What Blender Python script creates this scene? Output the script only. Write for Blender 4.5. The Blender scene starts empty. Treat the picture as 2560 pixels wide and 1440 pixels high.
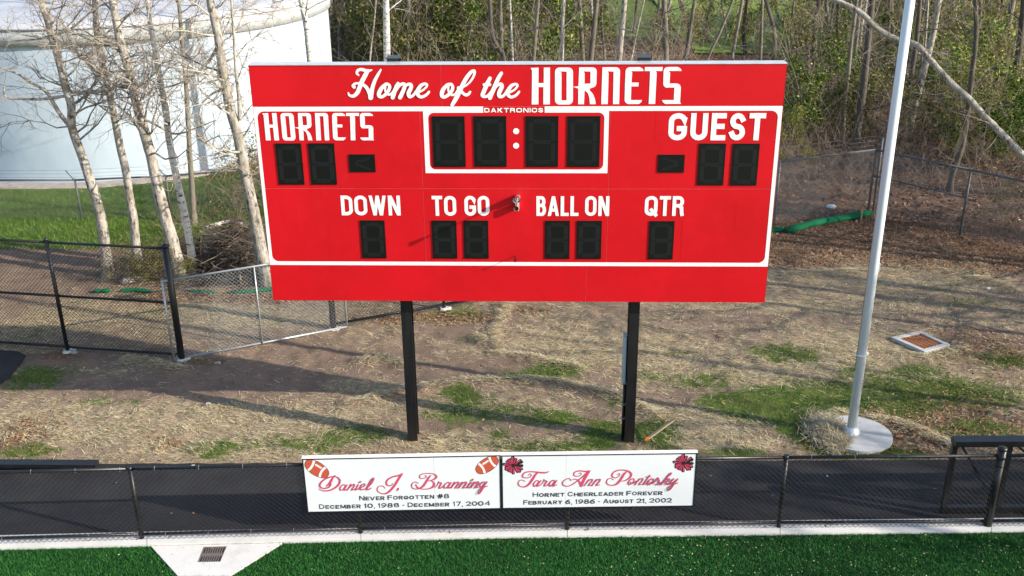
import bpy, math, random
import numpy as np
from mathutils import Matrix, Vector
from mathutils.geometry import tessellate_polygon
random.seed(7); rng = np.random.default_rng(11)
SC = bpy.context.scene; COL = SC.collection
# ------------------------------------------------------------------ camera, sky, sun, exposure
F, PITCH, YAW, ROLL = 2566.4, 0.396685, -0.036286, -0.009795
CAM = np.array([0.45318, -14.61618, 9.00356])
cp, sp, cy, sy = math.cos(PITCH), math.sin(PITCH), math.cos(YAW), math.sin(YAW)
FW = np.array([sy*cp, cy*cp, -sp]); RT = np.array([cy, -sy, 0]); UP = np.cross(RT, FW)
cr, sr = math.cos(ROLL), math.sin(ROLL)
RT, UP = cr*RT + sr*UP, -sr*RT + cr*UP
cd = bpy.data.cameras.new('camera'); cam = bpy.data.objects.new('camera', cd); COL.objects.link(cam)
cd.sensor_width = 36; cd.lens = 36*F/2560; cd.clip_start = 0.1; cd.clip_end = 800
M = Matrix([[RT[0], UP[0], -FW[0], CAM[0]], [RT[1], UP[1], -FW[1], CAM[1]], [RT[2], UP[2], -FW[2], CAM[2]], [0, 0, 0, 1]])
cam.matrix_world = M; SC.camera = cam
SUN_EL, SUN_OFF = math.radians(23.5), math.radians(18)      # sun comes from the right, 18 deg in front of the board plane
SV = Vector((math.cos(SUN_OFF)*math.cos(SUN_EL), -math.sin(SUN_OFF)*math.cos(SUN_EL), math.sin(SUN_EL)))
ld = bpy.data.lights.new('sun', 'SUN'); ld.energy = 4.6; ld.angle = math.radians(0.53); ld.color = (1.0, 0.91, 0.78)
sun = bpy.data.objects.new('sun', ld); COL.objects.link(sun); sun.rotation_euler = SV.to_track_quat('Z', 'Y').to_euler(); sun.location = (30, -10, 30)
w = bpy.data.worlds.new('World'); SC.world = w; w.use_nodes = True
nt = w.node_tree; nt.nodes.clear()
sk = nt.nodes.new('ShaderNodeTexSky'); sk.sky_type = 'NISHITA'; sk.sun_disc = False
sk.sun_elevation = SUN_EL; sk.sun_rotation = math.radians(90) + SUN_OFF; sk.air_density = 1.0; sk.dust_density = 1.0
bg = nt.nodes.new('ShaderNodeBackground'); bg.inputs[1].default_value = 0.15
wo = nt.nodes.new('ShaderNodeOutputWorld'); nt.links.new(sk.outputs[0], bg.inputs[0]); nt.links.new(bg.outputs[0], wo.inputs[0])
SC.view_settings.view_transform = 'Standard'; SC.view_settings.look = 'None'; SC.view_settings.exposure = 0.82
SC.view_settings.gamma = 1; SC.view_settings.use_curve_mapping = False

# ------------------------------------------------------------------ measuring helpers: where a sight line meets a real plane
def ray(px, py): return FW + RT*(px-1280)/F - UP*(py-720)/F
def G(px, py, z=0.0):
    d = ray(px, py); return CAM + d*((z-CAM[2])/d[2])
def PY(px, py, Y):
    d = ray(px, py); return CAM + d*((Y-CAM[1])/d[1])
# ------------------------------------------------------------------ materials
def mat(name, col, rough=0.7, metal=0.0, noise=None, bump=None, spec=0.5, coat=0.0, rnd=0.0, aniso=(1, 1, 1)):
    """noise=(scale, colour2, contrast low, high) ; bump=(scale,strength)"""
    m = bpy.data.materials.new(name); m.use_nodes = True; n = m.node_tree.nodes; l = m.node_tree.links
    b = n['Principled BSDF']; b.inputs['Base Color'].default_value = (*col, 1)
    b.inputs['Roughness'].default_value = rough; b.inputs['Metallic'].default_value = metal
    b.inputs['Specular IOR Level'].default_value = spec; b.inputs['Coat Weight'].default_value = coat
    out = None
    tc = n.new('ShaderNodeTexCoord'); mp = n.new('ShaderNodeMapping'); l.new(tc.outputs['Object'], mp.inputs[0]); mp.inputs['Scale'].default_value = aniso
    if noise:
        for k, (sc, c2, lo, hi) in enumerate(noise if isinstance(noise, list) else [noise]):
            t = n.new('ShaderNodeTexNoise'); t.inputs['Scale'].default_value = sc; t.inputs['Detail'].default_value = 5; t.inputs['Roughness'].default_value = .65
            l.new(mp.outputs[0], t.inputs['Vector'])
            r = n.new('ShaderNodeMapRange'); r.inputs[1].default_value = lo; r.inputs[2].default_value = hi; l.new(t.outputs[0], r.inputs[0])
            x = n.new('ShaderNodeMix'); x.data_type = 'RGBA'; l.new(r.outputs[0], x.inputs[0])
            if out is None: x.inputs[6].default_value = (*col, 1)
            else: l.new(out, x.inputs[6])
            x.inputs[7].default_value = (*c2, 1); out = x.outputs[2]
    if rnd:
        oi = n.new('ShaderNodeObjectInfo'); r = n.new('ShaderNodeMapRange'); l.new(oi.outputs['Random'], r.inputs[0]); r.inputs[3].default_value = 1-rnd; r.inputs[4].default_value = 1+rnd
        h = n.new('ShaderNodeHueSaturation'); l.new(r.outputs[0], h.inputs['Value'])
        if out is None: h.inputs['Color'].default_value = (*col, 1)
        else: l.new(out, h.inputs['Color'])
        out = h.outputs[0]
    if out is not None: l.new(out, b.inputs['Base Color'])
    if bump:
        t = n.new('ShaderNodeTexNoise'); t.inputs['Scale'].default_value = bump[0]; t.inputs['Detail'].default_value = 4; l.new(mp.outputs[0], t.inputs['Vector'])
        bp = n.new('ShaderNodeBump'); bp.inputs['Strength'].default_value = bump[1]; bp.inputs['Distance'].default_value = .02
        l.new(t.outputs[0], bp.inputs['Height']); l.new(bp.outputs[0], b.inputs['Normal'])
    return m
def vmat(name, rough=0.8, transl=0.0):
    """colour comes from the 'tint' attribute: every blade, straw or leaf has its own colour"""
    m = bpy.data.materials.new(name); m.use_nodes = True; n = m.node_tree.nodes; l = m.node_tree.links
    b = n['Principled BSDF']; b.inputs['Roughness'].default_value = rough; b.inputs['Specular IOR Level'].default_value = .25
    a = n.new('ShaderNodeAttribute'); a.attribute_name = 'tint'; l.new(a.outputs['Color'], b.inputs['Base Color'])
    if transl:
        t = n.new('ShaderNodeBsdfTranslucent'); l.new(a.outputs['Color'], t.inputs[0])
        x = n.new('ShaderNodeMixShader'); x.inputs[0].default_value = transl
        l.new(b.outputs[0], x.inputs[1]); l.new(t.outputs[0], x.inputs[2]); l.new(x.outputs[0], n['Material Output'].inputs[0])
    return m
RED = mat('red_enamel', (.62, .006, .013), .40, noise=[(.7, (.52, .005, .010), .38, .66), (5, (.58, .010, .018), .55, .8)], spec=.3, bump=(2.0, .02))
REDD = mat('red_rivet', (.45, .02, .03), .4)
WHITE = mat('white_vinyl', (.86, .86, .84), .5)
ALU = mat('aluminium', (.72, .72, .72), .38, .35, noise=(6, (.6, .6, .6), .4, .7))
BLK = mat('black_powdercoat', (.010, .010, .012), .38, noise=(8, (.022, .022, .024), .5, .8))
BEAM = mat('black_beam', (.007, .007, .008), .45, noise=(2.5, (.016, .016, .017), .45, .75), aniso=(4, 4, .6))
LOUVER = mat('digit_face', (.0035, .005, .004), .5, spec=.25)
WIRE = mat('black_wire', (.010, .010, .012), .65, spec=.3)
LED = mat('led_lens', (.075, .08, .085), .3)
GALV = mat('galvanised_steel', (.42, .44, .46), .42, .55, noise=(20, (.3, .32, .34), .4, .7))
GALVD = mat('weathered_galvanised', (.13, .14, .15), .6, .3, noise=(12, (.09, .09, .095), .4, .7))
POLE = mat('brushed_aluminium_pole', (.66, .72, .76), .36, .12, noise=(3, (.60, .67, .71), .4, .7), aniso=(6, 6, .4))
SIGNW = mat('printed_white_panel', (.72, .75, .78), .30)
INK = mat('ink_dark', (.035, .035, .05), .5)
CRIM = mat('crimson_print', (.62, .06, .14), .45)
GREYL = mat('grey_print_outline', (.22, .16, .18), .5)
FOOT = mat('football_brown', (.50, .085, .045), .5); FOOTD = mat('football_red', (.58, .10, .12), .5); DKR = mat('pompom_dark', (.02, .01, .013), .5)
CONC = mat('white_concrete', (.66, .65, .62), .85, noise=[(3, (.55, .54, .51), .45, .75), (60, (.48, .47, .45), .55, .8)], bump=(80, .15))
CONC2 = mat('grey_concrete', (.48, .48, .47), .85, noise=[(4, (.4, .4, .39), .4, .7), (50, (.36, .35, .33), .6, .8)], bump=(80, .2))
IRON = mat('cast_iron', (.16, .145, .14), .6, .2, noise=(30, (.2, .13, .09), .5, .7))
RUST = mat('rusted_iron', (.34, .13, .05), .8, 0, noise=(25, (.2, .07, .03), .4, .7), bump=(60, .3))
VOID = mat('hollow_shade', (.01, .01, .01), .9)  # near-black colour standing in for the shade inside hollows
ASPH = mat('asphalt', (.022, .022, .026), .9, noise=[(.9, (.036, .036, .038), .4, .65), (160, (.07, .07, .07), .56, .74)], bump=(150, .5), spec=.2)
TANK = mat('tank_paint', (.37, .46, .55), .75, noise=[(.35, (.45, .53, .60), .4, .6), (2.2, (.35, .44, .52), .52, .75)], bump=(1.5, .15), aniso=(1, 1, .6))
TANKB = mat('tank_ring_beam', (.42, .45, .46), .85, noise=[(2, (.33, .35, .35), .42, .66), (9, (.2, .2, .19), .56, .72)], aniso=(1, 1, .4))
SOCK = mat('green_mesh_sock', (.008, .13, .055), .9, noise=(9, (.006, .11, .05), .4, .7), bump=(30, .8), spec=.2)
WOOD = mat('weathered_wood', (.42, .33, .2), .8, noise=(12, (.3, .22, .13), .4, .7))
ORG = mat('orange_tape', (.8, .2, .03), .5)
BOXG = mat('grey_electrical_box', (.36, .42, .45), .5)
BAG = mat('white_plastic_bag', (.75, .78, .82), .5, bump=(20, .6))
ROCK = mat('pale_rock', (.4, .36, .32), .9, noise=(5, (.28, .22, .19), .4, .7), bump=(12, .8))
TRUNKW = mat('pale_bark', (.43, .40, .355), .88, noise=[(6.0, (.26, .225, .18), .44, .60), (11, (.09, .075, .06), .545, .62), (1.2, (.24, .235, .16), .52, .7)], bump=(22, 1.0), rnd=.14, aniso=(1.3, 1.3, .55))
BIRCH = mat('birch_bark', (.56, .55, .52), .8, noise=[(5, (.36, .34, .30), .48, .66), (9, (.06, .05, .045), .565, .61)], bump=(12, .6), aniso=(.7, .7, 2.2))
TRUNKG = mat('grey_bark', (.20, .175, .14), .9, noise=[(3.5, (.12, .10, .08), .42, .66), (1.3, (.17, .19, .11), .5, .72)], bump=(18, 1.0), rnd=.22, aniso=(1, 1, .3))
TRUNKD = mat('dark_bark', (.10, .085, .07), .9, noise=[(4, (.05, .042, .034), .42, .66)], bump=(18, 1.0), rnd=.2, aniso=(1, 1, .3))
TWIG = mat('twig', (.40, .34, .27), .85, noise=(3, (.24, .19, .15), .4, .7), rnd=.15)
TWIGD = mat('twig_brown', (.25, .19, .14), .85, noise=(2, (.14, .10, .075), .4, .7), rnd=.2)
TINT = vmat('dry_matter'); TINTL = vmat('living_leaf', .5, .22)
YEL = None
# ------------------------------------------------------------------ object helpers
ORG_ = {}
def tag(o, label=None, cat=None, group=None, kind=None):
    if label: o['label'] = label
    if cat: o['category'] = cat
    if group: o['group'] = group
    if kind: o['kind'] = kind
    return o
def thing(name, label, cat, loc, group=None):
    o = bpy.data.objects.new(name, None); COL.objects.link(o); o.location = tuple(loc); o.empty_display_size = .2
    ORG_[o.name] = np.array(loc, float); return tag(o, label, cat, group)
def link(name, me, parent=None, loc=None):
    o = bpy.data.objects.new(name, me); COL.objects.link(o)
    if parent is not None: o.parent = parent; ORG_[o.name] = ORG_[parent.name]
    else: ORG_[o.name] = np.zeros(3)
    if loc is not None: o.location = tuple(loc)
    return o
def mesh_np(name, v, f, m, tint=None, smooth=False):
    """v (N,3); f (K,n) constant corner count"""
    me = bpy.data.meshes.new(name); v = np.asarray(v, np.float32); f = np.asarray(f, np.int32)
    k, n = f.shape
    me.vertices.add(len(v)); me.vertices.foreach_set('co', v.ravel())
    me.loops.add(k*n); me.loops.foreach_set('vertex_index', f.ravel())
    me.polygons.add(k); me.polygons.foreach_set('loop_start', np.arange(0, k*n, n, dtype=np.int32)); 
    me.update(calc_edges=True)
    if smooth: me.polygons.foreach_set('use_smooth', np.ones(k, bool))
    if tint is not None:
        a = me.color_attributes.new('tint', 'FLOAT_COLOR', 'POINT'); c = np.ones((len(v), 4), np.float32); c[:, :3] = tint; a.data.foreach_set('color', c.ravel())
    me.materials.append(m); return me
class MB:
    def __init__(s): s.v = []; s.f = []; s.sm = []
    def face(s, pts, sm=False):
        i = len(s.v); s.v += [tuple(p) for p in pts]; s.f.append(tuple(range(i, i+len(pts)))); s.sm.append(sm)
    def box(s, c, d, ax=None):
        c = np.array(c, float); X, Y, Z = ax if ax is not None else np.eye(3)
        P = [c + sx*X*d[0]/2 + sy_*Y*d[1]/2 + sz*Z*d[2]/2 for sx in (-1, 1) for sy_ in (-1, 1) for sz in (-1, 1)]
        i = len(s.v); s.v += [tuple(p) for p in P]
        for q in ((0, 1, 3, 2), (4, 6, 7, 5), (0, 4, 5, 1), (2, 3, 7, 6), (0, 2, 6, 4), (1, 5, 7, 3)): s.f.append(tuple(i+k for k in q)); s.sm.append(False)
        return s
    def tube(s, path, rad, n=8, cap=True):
        P = [np.array(p, float) for p in path]; m = len(P)
        if not hasattr(rad, '__len__'): rad = [rad]*m
        i0 = len(s.v); ref = None
        for k in range(m):
            t = P[min(k+1, m-1)] - P[max(k-1, 0)]; t /= (np.linalg.norm(t)+1e-12)
            if ref is None: ref = np.array([1., 0, 0]) if abs(t[0]) < .9 else np.array([0, 1., 0])
            a = ref - t*(ref@t); a /= np.linalg.norm(a); ref = a; b = np.cross(t, a)
            for j in range(n):
                an = 2*math.pi*j/n; s.v.append(tuple(P[k] + rad[k]*(math.cos(an)*a + math.sin(an)*b)))
        for k in range(m-1):
            for j in range(n):
                s.f.append((i0+k*n+j, i0+k*n+(j+1) % n, i0+(k+1)*n+(j+1) % n, i0+(k+1)*n+j)); s.sm.append(n > 4)
        if cap:
            s.f.append(tuple(i0+j for j in reversed(range(n)))); s.sm.append(False)
            s.f.append(tuple(i0+(m-1)*n+j for j in range(n))); s.sm.append(False)
        return s
    def poly(s, loops, fn):
        """2-D loops (first outer, rest holes) mapped by fn to 3-D"""
        flat = [p for L in loops for p in L]
        tris = tessellate_polygon([[Vector((p[0], p[1], 0)) for p in L] for L in loops])
        i = len(s.v); s.v += [tuple(fn(*p)) for p in flat]
        for t in tris: s.f.append(tuple(i+k for k in t)); s.sm.append(False)
        return s
    def mesh(s, name, m, org=(0, 0, 0)):
        me = bpy.data.meshes.new(name); o = np.array(org)
        me.from_pydata([tuple(np.array(v)-o) for v in s.v], [], s.f); me.polygons.foreach_set('use_smooth', s.sm); me.update()
        me.materials.append(m); return me
    def build(s, name, m, parent=None, org=None, bevel=0):
        o_ = ORG_[parent.name] if parent is not None else (np.array(org) if org is not None else np.zeros(3))
        o = link(name, s.mesh(name, m, o_), parent)
        if parent is None: o.location = tuple(o_); ORG_[o.name] = o_
        if bevel:
            b = o.modifiers.new('bevel', 'BEVEL'); b.width = bevel; b.segments = 2; b.limit_method = 'ANGLE'
        return o
def homog(src, dst):
    A = []; b = []
    for (x, y), (u, v) in zip(src, dst):
        A += [[x, y, 1, 0, 0, 0, -u*x, -u*y], [0, 0, 0, x, y, 1, -v*x, -v*y]]; b += [u, v]
    h = np.linalg.solve(np.array(A, float), np.array(b, float)); H = np.append(h, 1).reshape(3, 3)
    def fn(x, y): p = H @ np.array([x, y, 1.0]); return p[0]/p[2], p[1]/p[2]
    return fn
def catmull(P, n=7):
    P = [np.array(p, float) for p in P]; Q = [2*P[0]-P[1]] + P + [2*P[-1]-P[-2]]; out = []
    for i in range(1, len(Q)-2):
        a, b, c, d = Q[i-1:i+3]
        for k in range(n):
            t = k/n; out.append(.5*((2*b)+(c-a)*t+(2*a-5*b+4*c-d)*t*t+(3*b-a-3*c+d)*t**3))
    out.append(P[-1]); return out

# ================================================================== GROUND
# painted from measured patches: green grass, thick straw, leaf litter, bare red-brown soil
def patch(lst):
    o = []
    for e in lst:
        px, py, rx, ry = e[:4]; wgt = e[4] if len(e) > 4 else 1.0
        c = G(px, py); a = G(px+rx, py); b = G(px, py-ry); o.append((c[0], c[1], abs(a[0]-c[0])+.02, abs(b[1]-c[1])+.02, wgt))
    return o
GREEN = patch([(905,1085,95,26),(540,1120,60,20),(100,945,85,32),(230,1000,50,14,.6),(1400,925,85,22),(1290,940,60,12,.7),(1180,1030,160,28,.55),(1390,1045,70,16),(1510,1085,50,26,1.2),(1640,1080,55,36,1.2),
  (1150,985,40,22),(1960,885,85,24,1.1),(1750,950,90,20),(1620,940,40,18,.8),(1900,1010,110,34,1.1),(2060,985,120,34),(1990,1060,50,30,1.2),(2060,1110,70,22,1.2),(2430,990,140,36,.8),(2300,960,110,26,.9),(2450,1075,120,30,.8),
  (2280,925,60,12,.6),(2520,900,70,20,.7),(1130,775,70,22,.45),(60,1125,90,16,.8),(2210,1135,110,14),(1850,1135,120,12,.8),(790,1112,70,18,.8),(1400,1118,160,12,.8),(700,1100,60,14,.5),(1250,1095,30,24,.6),(2400,760,120,12,.5),(2330,720,90,12,.4),
  (1700,885,60,14,.5),(420,780,100,16,.4),(60,840,70,22,.4),(1790,1010,60,26,.6),(2140,930,40,14,.7),(320,1010,60,12,.5),(1200,850,60,14,.35),(2250,1010,60,30,.8),(1530,1010,50,18,.5),(2120,1000,330,95,.30),(1450,1075,420,40,.26),(1250,1000,260,50,.18),(600,1110,500,24,.22),(2350,880,250,60,.2),(1150,800,160,50,.16)])
DIRT = patch([(450,965,400,30),(150,900,160,22,.8),(1150,1055,80,20),(1110,940,140,30,.9),(760,890,180,30,.9),(1010,880,60,20),(1300,910,120,24,.8),(1500,940,70,24,.7),(1130,830,60,20),(1880,795,60,14,.8),(700,945,220,26),(1700,880,30,10),(20,1060,60,40,.6),(1350,1080,60,16,.6),
  (550,930,120,26,.8),(1560,990,60,16,.6),(150,720,200,60,.5),(200,640,220,30,.9),(660,840,150,24,.4),(1280,800,70,14,.4),(1720,1000,50,14,.5)])
STRAW = patch([(300,1060,420,46,1.2),(600,1110,260,34,1),(1180,1110,200,24),(1560,880,150,60,.5),(1800,900,160,40,.6),(1900,940,260,24,.9),(1750,1060,120,30,1.1),(2100,900,140,20,.7),(1800,1105,140,20,1.1),(2250,690,320,26,.8),(2000,760,300,20,.6),(700,1040,260,20,.6),
  (330,780,300,40,.5),(600,800,220,30,.5),(1650,1040,60,20),(2350,940,80,16,.7),(900,960,120,14,.6),(1250,1020,200,20,.5),(60,820,120,30,.6),(380,690,60,20,.3),(1400,860,160,50,.5),(2100,850,160,30,.5)])
LITTER = patch([(60,1085,80,44,1.2),(2450,870,160,60,.8),(2400,1040,200,80,.9),(2250,1080,120,50,.8),(620,745,160,16,1.1),(420,745,120,18,.9),(1150,795,110,18,1.2),(2200,600,420,60,1.3),(2450,620,260,60,1.2),(500,905,90,10,.8),(1330,775,60,12,.9),(150,890,70,12,.9),(1000,800,80,16,.9),(2150,1120,200,20,.6),(1960,640,120,30,1),(420,1105,60,20,.7),(870,1130,100,10,.5)])
def field(X, Y, lst):
    o = np.zeros_like(X)
    for cx_, cy_, rx, ry, wg in lst: o += wg*np.exp(-(((X-cx_)/rx)**2 + ((Y-cy_)/ry)**2)**1.3)
    return o
def vnoise(X, Y, s, seed=0):
    """cheap smooth value noise"""
    r = np.random.default_rng(seed); T = r.random((64, 64)); x = X/s+1000; y = Y/s+1000
    xi = np.floor(x).astype(int); yi = np.floor(y).astype(int); fx = x-xi; fy = y-yi; fx = fx*fx*(3-2*fx); fy = fy*fy*(3-2*fy)
    g = lambda a, b: T[a % 64, b % 64]
    return (g(xi, yi)*(1-fx)+g(xi+1, yi)*fx)*(1-fy) + (g(xi, yi+1)*(1-fx)+g(xi+1, yi+1)*fx)*fy
def fbm(X, Y, s, seed=0): return .5*vnoise(X, Y, s, seed)+.3*vnoise(X, Y, s*.45, seed+1)+.2*vnoise(X, Y, s*.2, seed+2)
def cover(X, Y):
    n1 = fbm(X, Y*1.6, .9, 3)-.5; n2 = fbm(X, Y*2.2, .35, 9)-.5
    g = field(X, Y, GREEN)*(1+1.2*n2)+n1*.35+n2*.3; d = field(X, Y, DIRT); s = field(X, Y, STRAW)+.42+n2*.7+n1*.4 - .5*d
    lit = field(X, Y, LITTER)+n2*.4
    wood = np.clip((Y-9.5)/3, 0, 1); lawn = np.exp(-(((X+14)/11)**2)**2)*np.clip((Y-9.0)/.8, 0, 1)*np.clip((20-Y)/2, 0, 1)
    # lawn before and around the tank, and the bright lawn beyond the wood
    lawn *= np.clip((-3.5-X)/2, 0, 1)
    lawn = np.maximum(lawn, np.clip((Y-38)/3, 0, 1)*np.clip((X-2)/4, 0, 1)*np.clip((90-Y)/4,0,1))
    lit = lit + wood*.75*(1-lawn) ; g = np.where(lawn > .2, lawn*1.3, g*(1-wood*.6)+wood*n1*.5); s = s*(1-.6*wood)*(1-lawn)
    return np.clip(g, 0, 1), np.clip(s, 0, 1.3), np.clip(lit, 0, 1.4), d
RIDGES = [[(870,1015),(960,992),(1050,975),(1150,958),(1280,952),(1400,960),(1500,985),(1580,1010),(1650,1045)], [(1262,765),(1255,800),(1232,835),(1240,870)], [(320,902),(390,912),(450,930)], [(1195,845),(1215,862)],
  [(1240,888),(1330,900),(1450,925)], [(2060,1100),(2045,1075),(2060,1045),(2100,1035)], [(2170,1050),(2240,1060),(2310,1085),(2370,1115)], [(2250,885),(2310,895),(2380,880),(2400,865)], [(2440,700),(2500,712),(2560,735)], [(900,905),(960,900),(1010,915)], [(1960,690),(2100,683),(2250,686)]]
RID = [np.array([G(*p)[:2] for p in r]) for r in RIDGES]
def ridge_h(X, Y):
    o = np.zeros_like(X)
    for P in RID:
        for a, b in zip(P[:-1], P[1:]):
            ab = b-a; t = np.clip(((X-a[0])*ab[0]+(Y-a[1])*ab[1])/(ab@ab), 0, 1); d2 = (X-a[0]-t*ab[0])**2+(Y-a[1]-t*ab[1])**2
            o = np.maximum(o, np.exp(-d2/.022))
    return o
def gz(X, Y):
    X = np.asarray(X, float); Y = np.asarray(Y, float)
    h = (fbm(X, Y, 1.3, 21)-.5)*.07 + (fbm(X, Y, .24, 5)-.5)*.06 + ridge_h(X, Y)*.05
    h += np.clip((Y-14)/30, 0, 1)*(fbm(X, Y, 6, 40)-.5)*.8
    k = np.clip((Y+.45)/.35, 0, 1); h = h*k - .05*(1-k)
    far = np.clip((np.abs(X)-25)/20, 0, 1)+np.clip((Y-80)/30, 0, 1)
    for cx_, cy_, rr in FLAT: h = h*np.clip((np.hypot(X-cx_, Y-cy_)-rr)/.2, 0, 1)
    return h
FLAT = [(5.63, .5, .62), (7.92, 4.09, .75)]
def axis(lo, hi, d, L0, L1):
    a = np.arange(lo, hi+1e-6, d); o1 = hi + np.cumsum(np.geomspace(d*1.3, d*1.3*60, 26)); o2 = lo - np.cumsum(np.geomspace(d*1.3, d*1.3*60, 26))
    o1 = np.append(o1[o1 < L1], L1); o2 = np.append(o2[o2 > L0], L0)
    return np.concatenate([o2[::-1], a, o1])
xs = axis(-13, 13, .06, -250, 250); ys = axis(-.7, 14, .06, -120, 320)
XX, YY = np.meshgrid(xs, ys); nx, ny = len(xs), len(ys)
ZZ = gz(XX, YY); V = np.stack([XX.ravel(), YY.ravel(), ZZ.ravel()], 1)
I = np.arange(nx*ny).reshape(ny, nx); FQ = np.stack([I[:-1, :-1], I[:-1, 1:], I[1:, 1:], I[1:, :-1]], -1).reshape(-1, 4)
g_, s_, l_, d_ = cover(XX, YY)
def ground_material():
    m = bpy.data.materials.new('soil_straw_grass'); m.use_nodes = True; n = m.node_tree.nodes; l = m.node_tree.links; b = n['Principled BSDF']
    b.inputs['Roughness'].default_value = .95; b.inputs['Specular IOR Level'].default_value = .15
    tc = n.new('ShaderNodeTexCoord')
    def noise(sc, det=5, vec=None, ro=.6):
        t = n.new('ShaderNodeTexNoise'); t.inputs['Scale'].default_value = sc; t.inputs['Detail'].default_value = det; t.inputs['Roughness'].default_value = ro
        l.new(vec or tc.outputs['Object'], t.inputs['Vector']); return t.outputs[0]
    def rmp(s, lo, hi, a=0, c=1):
        r = n.new('ShaderNodeMapRange'); r.inputs[1].default_value = lo; r.inputs[2].default_value = hi; r.inputs[3].default_value = a; r.inputs[4].default_value = c; l.new(s, r.inputs[0]); return r.outputs[0]
    def mix(f, a, c):
        x = n.new('ShaderNodeMix'); x.data_type = 'RGBA'
        if isinstance(f, (int, float)): x.inputs[0].default_value = f
        else: l.new(f, x.inputs[0])
        for k, q in ((6, a), (7, c)):
            if isinstance(q, tuple): x.inputs[k].default_value = (*q, 1)
            else: l.new(q, x.inputs[k])
        return x.outputs[2]
    def mul(a, c):
        x = n.new('ShaderNodeMath'); x.operation = 'MULTIPLY'; l.new(a, x.inputs[0])
        if isinstance(c, (int, float)): x.inputs[1].default_value = c
        else: l.new(c, x.inputs[1])
        return x.outputs[0]
    at = n.new('ShaderNodeAttribute'); at.attribute_name = 'tint'; sepc = n.new('ShaderNodeSeparateColor'); l.new(at.outputs['Color'], sepc.inputs[0])
    mp = n.new('ShaderNodeMapping'); mp.inputs['Scale'].default_value = (14, 60, 30); mp.inputs['Rotation'].default_value = (0, 0, .15); l.new(tc.outputs['Object'], mp.inputs[0])
    fib = noise(1.0, 4, mp.outputs[0])
    soil = mix(rmp(noise(2.2), .35, .65), (.27, .185, .14), (.195, .135, .10)); soil = mix(rmp(noise(38, 3), .5, .75), soil, (.26, .19, .14))
    soil = mix(rmp(noise(90, 2), .52, .66, 0, .7), soil, (.07, .05, .036))
    stc = mix(rmp(noise(45, 3), .35, .65), (.56, .455, .29), (.40, .31, .185))
    col = mix(mul(rmp(fib, .38, .6), rmp(sepc.outputs[1], .15, 1.0, 0, .85)), soil, stc)
    lfc = mix(rmp(noise(30, 3), .4, .6), (.17, .085, .045), (.085, .05, .03)); lfc = mix(rmp(noise(55, 2), .58, .7), lfc, (.30, .19, .10))
    col = mix(mul(rmp(noise(11, 4), .40, .55), rmp(sepc.outputs[2], .3, 1.0, 0, .95)), col, lfc)
    gc = mix(rmp(noise(70, 3), .35, .65), (.045, .10, .012), (.085, .15, .02)); gc = mix(rmp(noise(1.6), .4, .65), gc, (.11, .15, .03))
    gr = n.new('ShaderNodeMath'); gr.operation = 'ADD'; l.new(sepc.outputs[0], gr.inputs[0]); l.new(rmp(noise(7, 6), .25, .75, -.55, .45), gr.inputs[1])
    col = mix(rmp(gr.outputs[0], .28, .75, 0, .9), col, gc)
    l.new(col, b.inputs['Base Color'])
    bp = n.new('ShaderNodeBump'); bp.inputs['Strength'].default_value = .9; bp.inputs['Distance'].default_value = .03; l.new(noise(45, 5), bp.inputs['Height']); l.new(bp.outputs[0], b.inputs['Normal'])
    return m
GM = ground_material()
me = mesh_np('ground', V, FQ, GM, np.stack([g_.ravel(), np.clip(s_, 0, 1).ravel(), np.clip(l_, 0, 1).ravel()], 1), True)
tag(link('ground', me), 'straw-strewn brown ground with green patches behind the fence', kind='structure')

# ---------- asphalt path, curb, turf
fr_px = [(-700, 1391), (0, 1374), (740, 1357), (1260, 1345), (1900, 1337.6), (2560, 1330), (3300, 1322)]
FR = [G(*p)[:2] for p in fr_px]; BKc = [G(p[0], p[1]-31)[:2] for p in fr_px]
b = MB(); bk = [G(-900, 1160)[:2], G(300, 1159)[:2], G(760, 1157)[:2], G(1300, 1154)[:2], G(2000, 1151)[:2], G(2560, 1148)[:2], G(3500, 1140)[:2]]
bk = [p + (0, .012*math.sin(3*i)) for i, p in enumerate(np.array(catmull(bk, 10)))]
b.poly([[tuple(p) for p in BKc] + [tuple(p) for p in bk[::-1]]], lambda x, y: (x, y, .0)); tag(b.build('path', ASPH), kind='structure')
b = MB(); pp = [G(-200, 878), G(0, 881), G(45, 884), G(64, 893), G(50, 915), G(20, 950), G(-30, 985), G(-120, 1010), G(-300, 1040)]
b.poly([[(p[0], p[1]) for p in pp]], lambda x, y: (x, y, .055)); 
for a, c in zip(pp, pp[1:]+pp[:1]): b.face([(a[0], a[1], .055), (a[0], a[1], -.03), (c[0], c[1], -.03), (c[0], c[1], .055)])
tag(b.build('side_path', ASPH), kind='structure')
curb = thing('curb', None, None, (0, -2.4, 0)); curb['kind'] = 'structure'
def at_px(L, x):   # point of polyline L (world xy) below image column x
    for (a, b_), (p, q) in zip(zip(fr_px, fr_px[1:]), zip(L, L[1:])):
        if a[0] <= x <= b_[0]: t = (x-a[0])/(b_[0]-a[0]); return p*(1-t)+q*t
cuts = [-650, -160, 367, 902, 1418, 1950, 2478, 3000]
mid = sorted(set(cuts + [0, 740, 1260, 1900, 2560]))
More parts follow.
